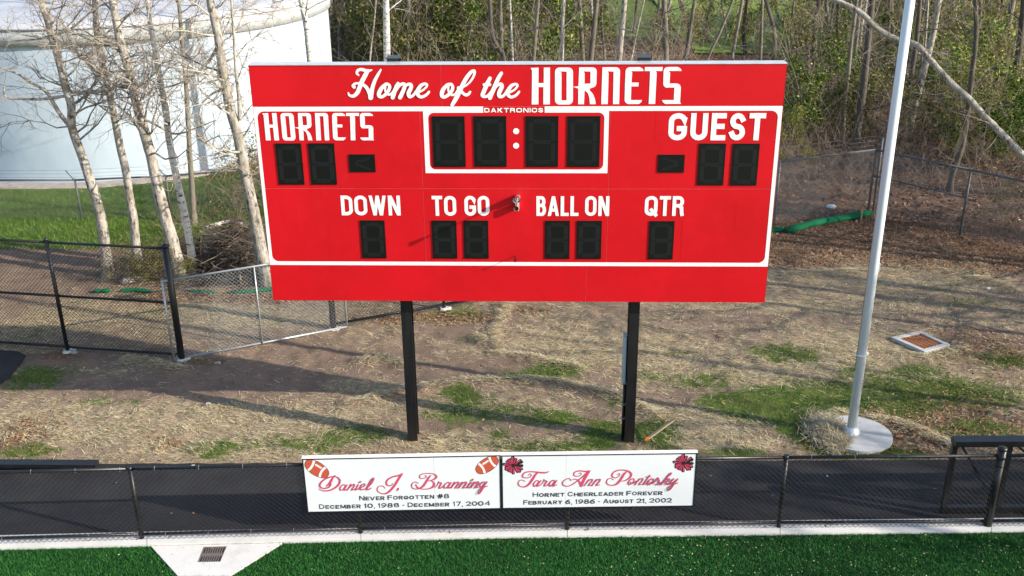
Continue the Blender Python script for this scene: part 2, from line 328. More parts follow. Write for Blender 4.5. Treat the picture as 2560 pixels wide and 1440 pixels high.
for a, c in zip(cuts, cuts[1:]):
    xs_ = [x for x in mid if a <= x <= c]; gap = .004
    lo = [at_px(FR, x) for x in xs_]; hi = [at_px(BKc, x) for x in xs_]
    lo[0] = lo[0]+(gap, 0); hi[0] = hi[0]+(gap, 0); lo[-1] = lo[-1]-(gap, 0); hi[-1] = hi[-1]-(gap, 0)
    b = MB(); L = [tuple(p) for p in lo]+[tuple(p) for p in hi[::-1]]; b.poly([L], lambda x, y: (x, y, .035))
    for p, q in zip(L, L[1:]+L[:1]): b.face([(*p, .035), (*p, -.06), (*q, -.06), (*q, .035)])
    b.build('curb_slab', CONC, curb)
# apron with drain, cut out of the turf
AP = [G(378, 1367)[:2], G(705, 1359.5)[:2], G(575, 1441)[:2], G(445, 1441)[:2]]
apc = AP[0]; 
turf_m = mat('synthetic_turf', (.010, .050, .014), .8, noise=[(1.2, (.016, .072, .018), .4, .65), (55, (.006, .028, .009), .45, .7)], bump=(120, 1.0), spec=.2)
b = MB(); TL = [tuple(p) for p in FR]
far = [(FR[-1][0], -45), (FR[0][0], -45)]
b.poly([TL + far, ], lambda x, y: (x, y, -.012)); tag(b.build('turf', turf_m), kind='structure')
aq = thing('drain_apron', None, None, (AP[0][0]+.8, AP[0][1], 0)); aq['kind'] = 'structure'
gq = [G(509, 1369)[:2], G(567, 1367.5)[:2], G(551, 1406)[:2], G(494, 1407)[:2]]
b = MB(); b.poly([[tuple(p) for p in AP], [tuple(p) for p in gq]], lambda x, y: (x, y, .012))
for p, q in zip(AP, AP[1:]+AP[:1]): b.face([(*p, .012), (*p, -.05), (*q, -.05), (*q, .012)])
b.build('concrete_slab', CONC, aq)
# drain grate: frame + bars in the opening
gq = [gq[0], gq[1], gq[2], gq[3]]
gr = thing('drain_grate', 'dark cast iron drain grate set in the white concrete apron by the turf', 'drain grate', (*((gq[0]+gq[2])/2), 0))
def quad_uv(Q): return lambda u, v: (1-u)*(1-v)*Q[3] + u*(1-v)*Q[2] + u*v*Q[1] + (1-u)*v*Q[0]
def grate(root, Q, m, cols, rows, z0, thick, fr=.06, br=.25, shade_mat=VOID):
    U = quad_uv([np.array(q) for q in Q])
    def slab(u0, u1, v0, v1, name, z=z0, mm=m):
        b = MB(); P = [U(u0, v0), U(u1, v0), U(u1, v1), U(u0, v1)]
        b.face([(*p, z) for p in P]); 
        for p, q in zip(P, P[1:]+P[:1]): b.face([(*p, z), (*p, z-thick), (*q, z-thick), (*q, z)])
        return b.build(name, mm, root)
    slab(0.002, .998, .002, .998, 'hollow_shade', z0-thick-.002, shade_mat)  # solid black slab in place of the shade below the bars
    slab(0, 1, 0, fr, 'rim'); slab(0, 1, 1-fr, 1, 'rim'); slab(0, fr, fr, 1-fr, 'rim'); slab(1-fr, 1, fr, 1-fr, 'rim')
    W_ = (1-2*fr); 
    for k in range(1, rows): y = fr+W_*k/rows; slab(fr, 1-fr, y-br*W_/rows*.5, y+br*W_/rows*.5, 'cross_bar')
    for j in range(1, cols): 
        x = fr+W_*j/cols; slab(x-br*W_/cols*.5, x+br*W_/cols*.5, fr, 1-fr, 'bar', z0-.003)
grate(gr, gq, IRON, 9, 2, .008, .035, .05, .42)

# ================================================================== SCOREBOARD
ZB, BW, BH = 2.6495, 7.62, 3.658
BP0 = homog([(617.5, 161), (1967.5, 163.5), (1911.5, 751), (686.5, 748)], [(0, BH), (BW, BH), (BW, 0), (0, 0)])
def BU(px, py): return BP0(px, py)
lay = [0.0]
def BF(off):  # 2-D board coordinates -> world at a small distance in front of the panels
    return lambda u, v: (-BW/2+u, -off, ZB+v)
sb = thing('scoreboard', 'tall red football scoreboard with white lettering and dark digits on two black posts', 'scoreboard', (0, .3, 0))
for (x, nm) in ((-1.775, 0), (1.842, 1)):
    b = MB(); zt = ZB+BH+.045; h = zt+.0; wF = .165; D = .235; t = .014; y0 = .21
    b.box((x, y0+t/2, h/2), (wF, t, h)); b.box((x, y0+D-t/2, h/2), (wF, t, h)); b.box((x, y0+D/2, h/2), (.010, D-2*t-.002, h))
    p = b.build('post', BEAM, sb, bevel=.003)
    b = MB().box((x, y0+D/2, zt+.006), (wF+.03, D+.03, .010)); b.build('post_cap', BLK, p)
# cabinet
b = MB(); b.box((0, .104, ZB+BH/2), (BW-.004, .20, BH-.004)); b.build('cabinet', ALU, sb)
def panel(u0, u1, v0, v1, name='panel'):
    g = .0016; b = MB(); b.box((-BW/2+(u0+u1)/2, 0.0015, ZB+(v0+v1)/2), (u1-u0-2*g, .003, v1-v0-2*g)); return b.build(name, RED, sb)
us = [BU(1106, 200)[0], BU(1068, 600)[0], BU(1522, 600)[0], BU(1470, 700)[0]]
vt = BU(1290, 266.5)[1]; vb = BU(1290, 661)[1]; vm = BU(1290, 471)[1]
panel(0, us[0], vt, BH-.002); panel(us[0], BW, vt, BH-.002)
for a, c in ((0, us[1]), (us[1], us[2]), (us[2], BW)): panel(a, c, vm, vt); panel(a, c, vb, vm)
panel(0, us[3], 0, vb); panel(us[3], BW, 0, vb)
# folded edge: bright line at the bottom edge and sides of the cabinet in red
b = MB()
b.box((-BW/2-.0035, .10, ZB+BH/2), (.005, .2, BH)); b.build('side_skin', RED, sb); b = MB(); b.box((BW/2+.0035, .10, ZB+BH/2), (.005, .2, BH)); b.build('side_skin', RED, sb)
b = MB(); b.box((0, .096, ZB+BH+.004), (BW+.016, .215, .010)); b.build('top_cap', ALU, sb)
# white border
def rr(u0, u1, v0, v1, r, n=8, close=True):
    P = []
    for cx_, cy_, a0 in ((u1-r, v1-r, 0), (u0+r, v1-r, 90), (u0+r, v0+r, 180), (u1-r, v0+r, 270)):
        for k in range(n+1): a = math.radians(a0+90*k/n); P.append((cx_+r*math.cos(a), cy_+r*math.sin(a)))
    return P
g0, g1 = BU(1212, 272)[0], BU(1366, 272)[0]
iT = BU(1290, 278)[1]; iB = vb+BU(0, 0)[1]*0 + (BU(1290, 652)[1]-vb); iL = BU(641, 288)[0]; iR = BU(1946, 288)[0]; OE = .0
inner = rr(iL, iR, iB, iT, .10)         # starts at right-top corner going ccw (top right -> top left -> bottom left -> bottom right)
n1 = 9; TRc = inner[:n1]; TLc = inner[n1:2*n1]; BLc = inner[2*n1:3*n1]; BRc = inner[3*n1:]
outer = [(g0, vt), (OE, vt), (OE, vb), (BW-OE, vb), (BW-OE, vt), (g1, vt)]
ins = [(g1, iT)] + TRc[::-1] + BRc[::-1] + BLc[::-1] + TLc[::-1] + [(g0, iT)]
MB().poly([outer+ins], BF(.0025)).build('border_stripe', WHITE, sb)
cL0, cR0 = BU(1064, 350)[0], BU(1525, 350)[0]; cB0 = BU(1290, 432)[1]; cB1 = BU(1290, 423)[1]; cL1, cR1 = BU(1076, 350)[0], BU(1514, 350)[0]; cT = BU(1290, 282)[1]
inn = rr(cL1, cR1, cB1, cT, .085); TRc, TLc, BLc, BRc = inn[:9], inn[9:18], inn[18:27], inn[27:]
pl = [(g0, iT-.001), (cL0, iT-.001), (cL0, cB0), (cR0, cB0), (cR0, iT-.001), (g1, iT-.001), (g1, cT)] + TRc[::-1] + BRc[::-1] + BLc[::-1] + TLc[::-1] + [(g0, cT)]
MB().poly([pl], BF(.0025)).build('clock_frame', WHITE, sb)
# ---- digits
def seg_mesh(nm, w_, h_):
    """seven-bar figure made of small lenses; returns list of (mesh, offset)"""
    res = []
    def bar(L, ncol, nrow):
        v = []; f = []; pitch = L/nrow; q = .0105
        for c in range(ncol):
            for r in range(nrow):
                if (c+r) % 2: continue
                x = (c-(ncol-1)/2)*q*1.15; y = -L/2+(r+.5)*pitch; i = len(v); s = .0036
                v += [(x-s, 0, y), (x, 0, y-s), (x+s, 0, y), (x, 0, y+s)]; f.append((i, i+1, i+2, i+3))
        return v, f
    Lv = h_*.36; Lh = w_*.52
    vv, vf = bar(Lv, 5, 22); hv, hf = bar(Lh, 5, 16); hv = [(z, y, x) for x, y, z in hv]; hf = [t[::-1] for t in hf]
    mv = mesh_np('led_bar', vv, vf, LED); mh = mesh_np('led_bar', hv, hf, LED)
    X = w_*.34; Yt = h_*.40; Yq = h_*.20
    return [(mv, (-X, Yq)), (mv, (X, Yq)), (mv, (-X, -Yq)), (mv, (X, -Yq)), (mh, (0, Yt)), (mh, (0, 0)), (mh, (0, -Yt))]
def digit(tl, tr, bl, br, kind):
    c = [BU(*p) for p in (tl, tr, bl, br)]; u0 = (c[0][0]+c[2][0])/2; u1 = (c[1][0]+c[3][0])/2; v1 = (c[0][1]+c[1][1])/2; v0 = (c[2][1]+c[3][1])/2
    return u0, u1, v0, v1
DG = {}
def add_digit(q, kind, label):
    u0, u1, v0, v1 = digit(*q, kind); w_, h_ = u1-u0, v1-v0
    sz = {'clock': (.475, .755), 'score': (.385, .63), 'low': (.372, .61)}[kind]
    cu, cv = (u0+u1)/2, (v0+v1)/2; w_, h_ = sz
    if kind not in DG:
        b = MB(); b.box((0, -.006, 0), (w_, .010, h_))
        for sx in (-1, 1):
            for z in (-h_/2+.012, 0, h_/2-.012): b.box((sx*(w_/2+.002-.004*(z != 0)*2), -.0125, z), (.010, .004, .010))
        DG[kind] = (b.mesh('digit', LOUVER), seg_mesh('s', w_, h_))
    m, segs = DG[kind]; loc = np.array(BF(0)(cu, cv))-ORG_[sb.name]
    o = link('digit', m, sb, loc); o['label'] = label
    for sm, (ox, oz) in segs:
        s = link('led_bar', sm, o, (ox, -.0125, oz))
    return o
for k, q in enumerate([((1085,288),(1163,288),(1091,418),(1167,418)), ((1190,288),(1267,288),(1194,418),(1269,418)), ((1321,288),(1398,288),(1321.5,419),(1397.5,419)), ((1426,288.5),(1503,288.5),(1424,419),(1500,419))]):
    add_digit(q, 'clock', ['first', 'second', 'third', 'fourth'][k]+' clock digit from the left')
for k, q in enumerate([((687,354),(752,354),(699,462),(762,462)), ((771,354),(835,354),(781,462),(845,462)), ((1753,357.5),(1817,357.5),(1745,464.5),(1809,464.5)), ((1836,358),(1900,358),(1827.5,465),(1891.5,465))]):
    add_digit(q, 'score', ['left home score digit', 'right home score digit', 'left guest score digit', 'right guest score digit'][k])
for k, q in enumerate([((903.5,545.5),(965,545.5),(910,645.5),(971,645.5)), ((1084,546),(1146,546),(1088,645.8),(1149,645.8)), ((1164,546),(1225,546),(1167,646),(1227.5,646)),
        ((1368.5,547),(1429.5,547),(1368,646),(1428.5,646)), ((1448,547),(1509,547),(1446.5,646.5),(1507,646.5)), ((1628,547.5),(1690,547.5),(1624.5,647.5),(1685,647.5))]):
    add_digit(q, 'low', ['down digit', 'left to go digit', 'right to go digit', 'left ball on digit', 'right ball on digit', 'quarter digit'][k])
for q, sgn, lb in (((( 874,383),(938,383),(879,430),(942,430)), 1, 'home possession arrow panel'), (((1651,386),(1714,386),(1648.5,432),(1712,432)), -1, 'guest possession arrow panel')):
    u0, u1, v0, v1 = digit(*q, ''); cu, cv = (u0+u1)/2, (v0+v1)/2; w_, h_ = .385, .27
    b = MB(); X, Y, Z = BF(0)(cu, cv); b.box((X, -.006, Z), (w_, .010, h_)); o = b.build('possession_panel', LOUVER, sb); o['label'] = lb
    b = MB()
    for e in (1, -1):
        for c in range(4):
            for r in range(14):
                if (c+r) % 2: continue
                t = (r+.5)/14; x = X+sgn*(-.10+.22*t)+0*c; z = Z+e*(.012+.075*t)+(c-1.5)*.010
                s = .0036; b.face([(x-s, -.0125, z), (x, -.0125, z-s), (x+s, -.0125, z), (x, -.0125, z+s)])
    b.build('led_arrow', LED, o)
# colon dots
for py in (328, 364):
    u, v = BU(1294.8, py); b = MB(); b.poly([[(u+.044*math.cos(a), v+.044*math.sin(a)) for a in np.linspace(0, 2*math.pi, 24, endpoint=False)]], BF(.0025)); b.build('colon_dot', WHITE, sb)
# service hatches: thin raised covers, their edges show as fine lines
for q in (((704,498),(748,498),(710,573),(751,573)), ((823,545),(880,545),(829,645),(886,645)), ((1263,490),(1324,490),(1263,533),(1324,533)), ((1282,606.5),(1310,606.5),(1281,641),(1309,641)), ((1842,500),(1886,500),(1837,577),(1879,577)), ((1711,547),(1767,547),(1702,647),(1761,647)),
          ((654,277.5),(938,279),(657,351),(941,351)), ((1643,281),(1912,282),(1641,354),(1909,355))):
    u0, u1, v0, v1 = digit(*q, ''); b = MB(); X, Y, Z = BF(0)((u0+u1)/2, (v0+v1)/2); b.box((X, -.0006, Z), (u1-u0, .0012, v1-v0)); o = b.build('service_cover', RED, sb)
    b = MB()
    for a in (u0+.012, u1-.012):
        for c in (v0+.012, (v0+v1)/2, v1-.012): x, y, z = BF(.002)(a, c); b.box((x, -.0015, z), (.006, .0012, .006))
    b.build('rivets', REDD, o)
# ---- stroke lettering
def ribbon(b, path, widths, fn0, off, cap=True):
    P = [np.array(p, float) for p in path]; n = len(P)
    if not hasattr(widths, '__len__'): widths = [widths]*n
    closed = np.allclose(P[0], P[-1]); Lf = []; Rt = []
    for i in range(n):
        a = P[i-1] if i > 0 else (P[-2] if closed else P[0]); c = P[i+1] if i < n-1 else (P[1] if closed else P[-1])
        d1 = P[i]-a; d2 = c-P[i]; 
        if np.linalg.norm(d1) < 1e-9: d1 = d2
        if np.linalg.norm(d2) < 1e-9: d2 = d1
        d1 = d1/np.linalg.norm(d1); d2 = d2/np.linalg.norm(d2); t = d1+d2
        if np.linalg.norm(t) < .2: t = d2
        t /= np.linalg.norm(t); nn = np.array([-t[1], t[0]]); ml = 1/max(.45, abs(nn@np.array([-d2[1], d2[0]]))); hw = widths[i]/2*ml
        Lf.append(P[i]+nn*hw); Rt.append(P[i]-nn*hw)
    for i in range(n-1): fn = fn0(off+1e-5*i); b.face([fn(*Lf[i]), fn(*Rt[i]), fn(*Rt[i+1]), fn(*Lf[i+1])])
    if cap:
        for k, e in ((0, 1), (n-1, -1)):
            r = widths[k]/2*.98; 
            if r < .0008: continue
            b.poly([[tuple(P[k]+r*np.array([math.cos(a), math.sin(a)])) for a in np.linspace(0, 2*math.pi, 14, endpoint=False)]], fn0(off+1e-5*n+.00001*(k > 0)+.00002))
def script(strokes, org, sc, HM, PF, name, m, parent, scale_w, base=.003, under=None, wmul=1.0):
    b = MB(); u = MB(); k = 0
    for s in strokes:
        C_ = catmull(s, 6); pts = [HM(org[0]+p[0]/sc, org[1]+p[1]/sc) for p in C_]; ws = [max(p[2], 6)*scale_w*wmul/sc for p in C_]
        ribbon(b, pts, ws, PF, base+.0012+.0007*k)
        if under: ribbon(u, pts, [x+under for x in ws], PF, base+.00012*k)
        k += 1
    o = b.build(name, m, parent)
    if under: u.build('lettering_outline', GREYL, o)
    return o
mpp = BW/1330.  # metres per photo pixel near the head line
HOME = [[(400,285,45),(352,240,60),(370,170,75),(450,135,75),(540,150,90),(640,178,75),(750,150,38)],
 [(650,165,85),(600,250,115),(530,380,118),(470,500,118),(420,640,112),(370,750,105),(290,830,90),(220,845,78),(150,815,62),(125,755,38)],
 [(280,600,95),(252,570,80),(300,515,62),(400,505,60),(500,530,80),(600,600,92),(660,690,98),(710,800,112),(728,882,135)],
 [(1000,140,42),(930,260,75),(860,390,88),(800,540,100),(760,690,112),(735,820,128),(728,882,138)],
 [(1200,530,75),(1130,535,85),(1020,640,105),(955,760,112),(958,845,98),(1030,865,80),(1120,810,85),(1200,715,85),(1238,620,85),(1228,560,80),(1190,528,70)],
 [(1130,590,45),(1120,690,55),(1170,780,65),(1240,805,62),(1310,760,58),(1365,660,50),(1400,560,50)],
 [(1465,520,100),(1400,650,105),(1320,885,108)],
 [(1420,690,60),(1480,590,70),(1560,530,78),(1630,530,90),(1640,610,98),(1590,740,104),(1518,885,108)],
 [(1600,640,60),(1680,565,70),(1760,530,80),(1815,555,95),(1810,640,102),(1750,770,108),(1775,860,92),(1840,850,75),(1900,800,72),(1960,700,60)],
 [(2050,735,55),(2150,680,55),(2230,600,58),(2245,545,60),(2185,523,70),(2080,570,92),(2000,690,106),(1995,800,100),(2070,870,82),(2180,845,76),(2260,785,70),(2300,735,62)]]
OFTHE = [[(440,538,80),(340,560,90),(230,670,106),(190,780,112),(200,860,96),(270,878,82),(370,815,88),(450,725,88),(482,630,85),(465,565,76),(430,538,75)],
 [(370,600,45),(362,690,55),(405,780,65),(480,825,62),(560,790,60),(620,690,60)],
 [(720,630,50),(850,565,50),(960,460,55),(1040,330,64),(1068,220,72),(1045,182,72),(960,230,90),(850,370,106),(760,530,112),(670,720,116),(580,900,116),(480,1070,96),(455,1095,74)],
 [(640,640,100),(690,690,80),(750,770,80),(830,822,84),(900,805,76),(950,745,62)],
 [(1480,385,95),(1400,540,110),(1310,750,110),(1280,835,102),(1330,870,84),(1420,850,74),(1500,760,70),(1560,660,60)], [(1320,557,80),(1475,553,82)],
 [(1785,250,88),(1700,390,102),(1600,620,112),(1478,905,112)],
 [(1560,740,70),(1640,605,76),(1720,548,82),(1785,550,96),(1795,620,106),(1730,760,110),(1730,855,102),(1800,872,80),(1880,810,74),(1940,700,60)],
 [(2020,755,56),(2130,695,55),(2200,620,58),(2212,565,62),(2150,545,70),(2050,590,92),(1970,710,106),(1960,815,98),(2040,885,78),(2150,855,72),(2220,795,70),(2260,745,62)]]
script(HOME, (860,160), 10.667, BU, BF, 'script_lettering', WHITE, sb, mpp)
script(OFTHE[:4], (1090,160), 10.667, BU, BF, 'script_lettering', WHITE, sb, mpp); script(OFTHE[4:], (1090,160), 10.667, BU, BF, 'script_lettering', WHITE, sb, mpp)
# custom block HORNETS, polygons in picture coordinates of the big one
def arc(cx_, cy_, rx, ry, a0, a1, n=6): return [(cx_+rx*math.cos(math.radians(a)), cy_-ry*math.sin(math.radians(a))) for a in np.linspace(a0, a1, n)]
HOR = [[[(180,146),(250,143),(250,280),(297,280),(297,143),(352,143),(352,468),(294,468),(294,315),(250,315),(250,468),(190,468),(193,172)]],
 [arc(437,183,40,40,180,90)+arc(517,183,40,40,90,0)+arc(517,430,40,40,0,-90)+arc(437,430,40,40,-90,-180), [(443,178),(500,179),(500,433),(455,433),(455,192)]],
 [[(612,143)]+arc(730,181,38,38,90,0)+arc(727,283,38,38,0,-75)+[(706,330),(705,345),(735,378),(752,420),(760,468),(708,468),(702,410),(690,370),(660,345),(655,468),(603,468),(604,330),(556,314),(605,309)], [(650,178),(712,180),(711,286),(660,287),(660,192)]],
 [[(818,143)]+arc(938,180,37,37,90,0)+[(970,330),(967,468),(912,468),(917,181),(864,179),(873,192),(866,468),(808,468),(812,330)]],
 [[(1068,143)]+[(1150,143),(1175,158),(1184,178),(1072,178),(1082,190),(1076,279),(1140,279),(1137,313),(1074,313),(1071,433),(1170,433),(1162,452),(1140,468)]+arc(1055,430,40,38,-90,-180)+[(1018,300)]+arc(1063,181,40,38,180,90)[:-1]],
 [[(1195,143),(1352,143),(1348,178),(1290,178),(1299,192),(1292,330),(1285,468),(1228,468),(1236,300),(1240,178),(1192,178)]],
 [[(1400,143),(1485,143),(1510,158),(1520,178),(1404,178),(1418,192),(1413,288),(1474,288)]+arc(1478,325,34,35,90,0)+[(1508,400),(1505,452),(1514,468),(1375,468),(1355,455),(1346,434),(1450,434),(1455,324),(1395,324)]+arc(1393,292,36,34,-90,-180)+[(1358,240)]+arc(1398,180,38,37,180,90)[:-1]]]
b = MB(); d_px = lambda x, y: (1280+x/3.5556, 130+y/3.5556)
for L in HOR: b.poly([[BU(*d_px(*p)) for p in q] for q in L], BF(.0032))
b.build('team_name_lettering', WHITE, sb)
c4 = [BU(653.5, 280.8), BU(937, 281.5), BU(940, 350), BU(658, 349)]; u0 = (c4[0][0]+c4[3][0])/2+.01; u1 = (c4[1][0]+c4[2][0])/2-.01; v1 = c4[0][1]; v0 = c4[3][1]
b = MB()
for L in HOR: b.poly([[(u0+(p[0]-180)/(1520-180)*(u1-u0), v1-(p[1]-143)/(468-143)*(v1-v0)) for p in q] for q in L], BF(.0042))
b.build('home_team_lettering', WHITE, sb)
# generic stroke font ------------------------------------------------------
def A_(cx_, cy_, rx, ry, a0, a1, n=9): return [(cx_+rx*math.cos(math.radians(a)), cy_+ry*math.sin(math.radians(a))) for a in np.linspace(a0, a1, n)]
def glyph(ch, k):
    """centre lines in the unit box; k = corner radius as a fraction of the height (0.5 = full ellipse)"""
    ring = A_(.5, 1-k, .5, k, 0, 180) + A_(.5, k, .5, k, 180, 360); ring.append(ring[0])
    kk = min(k, .5)
    D = {
    'A': ([[(0, 0), (.5, 1)], [(.5, 1), (1, 0)], [(.25, .26), (.75, .26)]], 1.12), 'B': ([[(0, 0), (0, 1), (.55, 1)]+A_(.55, .77, .36, .23, 90, -90)+[(0, .54)], [(.5, .54)]+A_(.58, .27, .42, .27, 90, -90)+[(0, 0)]], .95),
    'C': ([[(.99, .70)]+A_(.5, 1-kk, .49, kk, 15, 180)+A_(.5, kk, .49, kk, 180, 345)+[(.99, .30)]] if k < .45 else [A_(.5, .5, .5, .5, 38, 322, 18)], 1.05), 
    'D': ([[(0, 0), (0, 1), (.4, 1)]+A_(.4, 1-kk, .6, kk, 90, 0)+A_(.4, kk, .6, kk, 0, -90)+[(.4, 0), (0, 0)]], 1.0),
    'E': ([[(1, 1), (0, 1), (0, 0), (1, 0)], [(0, .52), (.85, .52)]], .86), 'F': ([[(1, 1), (0, 1), (0, 0)], [(0, .5), (.85, .5)]], .84),
    'G': ([[(1, .80)]+A_(.5, 1-kk, .5, kk, 0, 180)+A_(.5, kk, .5, kk, 180, 360)+[(1, .42), (.62, .42)]] if k < .45 else [A_(.5, .5, .5, .5, 38, 330, 18)+[(.98, .42), (.58, .42)]], 1.08),
    'H': ([[(0, 0), (0, 1)], [(1, 0), (1, 1)], [(0, .52), (1, .52)]], 1.02), 'I': ([[(.5, 0), (.5, 1)]], .14), 'K': ([[(0, 0), (0, 1)], [(0, .4), (1, 1)], [(.3, .56), (1, 0)]], 1.0),
    'L': ([[(0, 1), (0, 0), (1, 0)]], .80), 'M': ([[(0, 0), (0, 1)], [(0, 1), (.5, .1)], [(.5, .1), (1, 1)], [(1, 1), (1, 0)]], 1.25), 'N': ([[(0, 0), (0, 1)], [(0, 1), (1, 0)], [(1, 0), (1, 1)]], 1.05),
    'O': ([ring], 1.1), '0': ([ring], 1.0), 'P': ([[(0, 0), (0, 1), (.55, 1)]+A_(.55, .75, .45, .25, 90, -90)+[(0, .5)]], .95), 'Q': ([ring, [(.55, .25), (1.02, -.04)]], 1.1),
    'R': ([[(0, 0), (0, 1), (.55, 1)]+A_(.55, .75, .42, .25, 90, -90)+[(0, .5)], [(.5, .5), (1, 0)]] if k > .3 else [[(0, 0), (0, 1), (.55, 1)]+A_(.55, .76, .42, .24, 90, -90)+[(0, .52)], [(.6, .5), (.92, .4), (.95, .1), (1.0, 0)]], 1.0),
    'S': ([A_(.5, .76, .47, .24, 20, 180, 8)+A_(.5, .76, .47, .25, 190, 270, 4)+A_(.5, .25, .5, .26, 90, 0, 5)+A_(.5, .25, .5, .25, -10, -165, 8)], .92),
    'T': ([[(0, 1), (1, 1)], [(.5, 1), (.5, 0)]], .95), 'U': ([[(0, 1), (0, kk)]+A_(.5, kk, .5, kk, 180, 360)+[(1, 1)]], 1.0), 'V': ([[(0, 1), (.5, 0)], [(.5, 0), (1, 1)]], 1.1),
    'W': ([[(0, 1), (.27, 0)], [(.27, 0), (.5, 1)], [(.5, 1), (.73, 0)], [(.73, 0), (1, 1)]], 1.5), 'Y': ([[(0, 1), (.5, .42)], [(.5, .42), (1, 1)], [(.5, .5), (.5, 0)]], 1.0),
    '1': ([[(.1, .78), (.7, 1), (.7, 0)]], .45), '2': ([A_(.5, .72, .48, .28, 165, -20, 9)+[(.8, .42), (0, 0), (1, 0)]], .95), '4': ([[(.78, 0), (.78, 1), (0, .28), (1, .28)]], 1.05), '7': ([[(0, 1), (1, 1), (.35, 0)]], .9),
    '6': ([[(.9, 1), (.5, .92), (.1, .6)]+A_(.5, .31, .48, .31, 160, 520, 18)], .98), '9': ([[(.1, 0), (.5, .08), (.9, .4)]+A_(.5, .69, .48, .31, -20, 340, 18)], .98),
    '8': ([A_(.5, .76, .42, .24, -90, 270, 16), A_(.5, .26, .5, .26, 90, 450, 16)], 1.0), ',': ([[(.6, .1), (.35, -.2)]], .15), '.': ([[(.5, 0), (.5, .08)]], .12), '-': ([[(0, .42), (1, .42)]], .35),
    '#': ([[(.2, 0), (.45, 1)], [(.6, 0), (.85, 1)], [(.02, .68), (1, .68)], [(0, .32), (.97, .32)]], 1.1)}
    return D[ch]
def textline(b, text, u0, v0, u1, v1, h, t, PF, off, k=.28, sp=.16, small=None, space=.4, wr=None):
    """letters between baseline points (u0,v0)-(u1,v1), cap height h, stroke t; small = small-caps ratio for lower case"""
    tot = 0; it = []
    for ch in text:
        if ch == ' ': it.append((None, space, 1)); tot += space; continue
        s = small if (small and ch.islower()) else 1.0; gl, wd = glyph(ch.upper(), k); wd = wd*s; it.append((gl, wd, s)); tot += wd+sp
    tot -= sp; L = math.hypot(u1-u0, v1-v0); d = np.array([(u1-u0)/L, (v1-v0)/L]); nv = np.array([-d[1], d[0]]); q = L/tot; x = 0; n = 0
    for gl, wd, s in it:
        if gl is None: x += wd*q; continue
        w_ = wd*q; hh = h*s
        for st in gl:
            tw = min(t, w_*.6) ; P = [np.array([u0, v0]) + d*(x + tw/2 + p[0]*(w_-tw)) + nv*(t/2+p[1]*(hh-t)) if w_ > t*1.3 else np.array([u0, v0]) + d*(x+w_/2+(p[0]-.5)*t*.5)+nv*(t/2+p[1]*(hh-t)) for p in st]
            if len(st) == 2 and abs(st[0][0]-st[1][0]) > .02 and abs(st[0][1]-st[1][1]) > .3:   # slanted stem cut level at both ends
                sl = abs(st[0][0]-st[1][0])*w_/(abs(st[0][1]-st[1][1])*hh); tx = t*math.sqrt(1+sl*sl)*.94; Q = [np.array([u0, v0]) + d*(x+tx/2+p[0]*(w_-tx)) + nv*p[1]*hh for p in st]
                fn = PF(off+.0007*(n % 6)); b.face([fn(*(Q[0]-d*tx/2)), fn(*(Q[0]+d*tx/2)), fn(*(Q[1]+d*tx/2)), fn(*(Q[1]-d*tx/2))]); n += 1; continue
            # butt ends reach the box edge
            if not np.allclose(P[0], P[-1]):
                a = P[0]-P[1]; P[0] = P[0]+a/np.linalg.norm(a)*t*.5; a = P[-1]-P[-2]; P[-1] = P[-1]+a/np.linalg.norm(a)*t*.5
            ribbon(b, P, t, PF, off+.0007*(n % 6), cap=False); n += 1
        x += (wd+sp)*q
def word(text, tl, br, t, name, **kw):
    a = BU(*tl); c = BU(*br); b = MB(); off = kw.pop('off', .003)
    textline(b, text, a[0], c[1], c[0], c[1], a[1]-c[1], t, BF, off, **kw); return b.build(name, WHITE, sb)
word('GUEST', (1676.5,284.5), (1911,352), 0.076, 'guest_lettering', k=.24, sp=.20, off=.0042)
word('DOWN', (853,487), (1006,536.5), .053, 'down_lettering', k=.22, sp=.17)
word('TO', (1083,488), (1146,537.5), .053, 'to_go_lettering', k=.22, sp=.16)
word('GO', (1165,488), (1229,537.5), .053, 'to_go_lettering', k=.22, sp=.16)
word('BALL', (1346,489), (1451,538), .050, 'ball_on_lettering', k=.22, sp=.16)
word('ON', (1468,489), (1527,538), .050, 'ball_on_lettering', k=.22, sp=.18)
word('QTR', (1617,489), (1712,538), .053, 'quarter_lettering', k=.22, sp=.16)
word('DAKTRONICS', (1214.5,270), (1362,281.5), .0155, 'maker_lettering', k=.2, sp=.22, off=.0035)
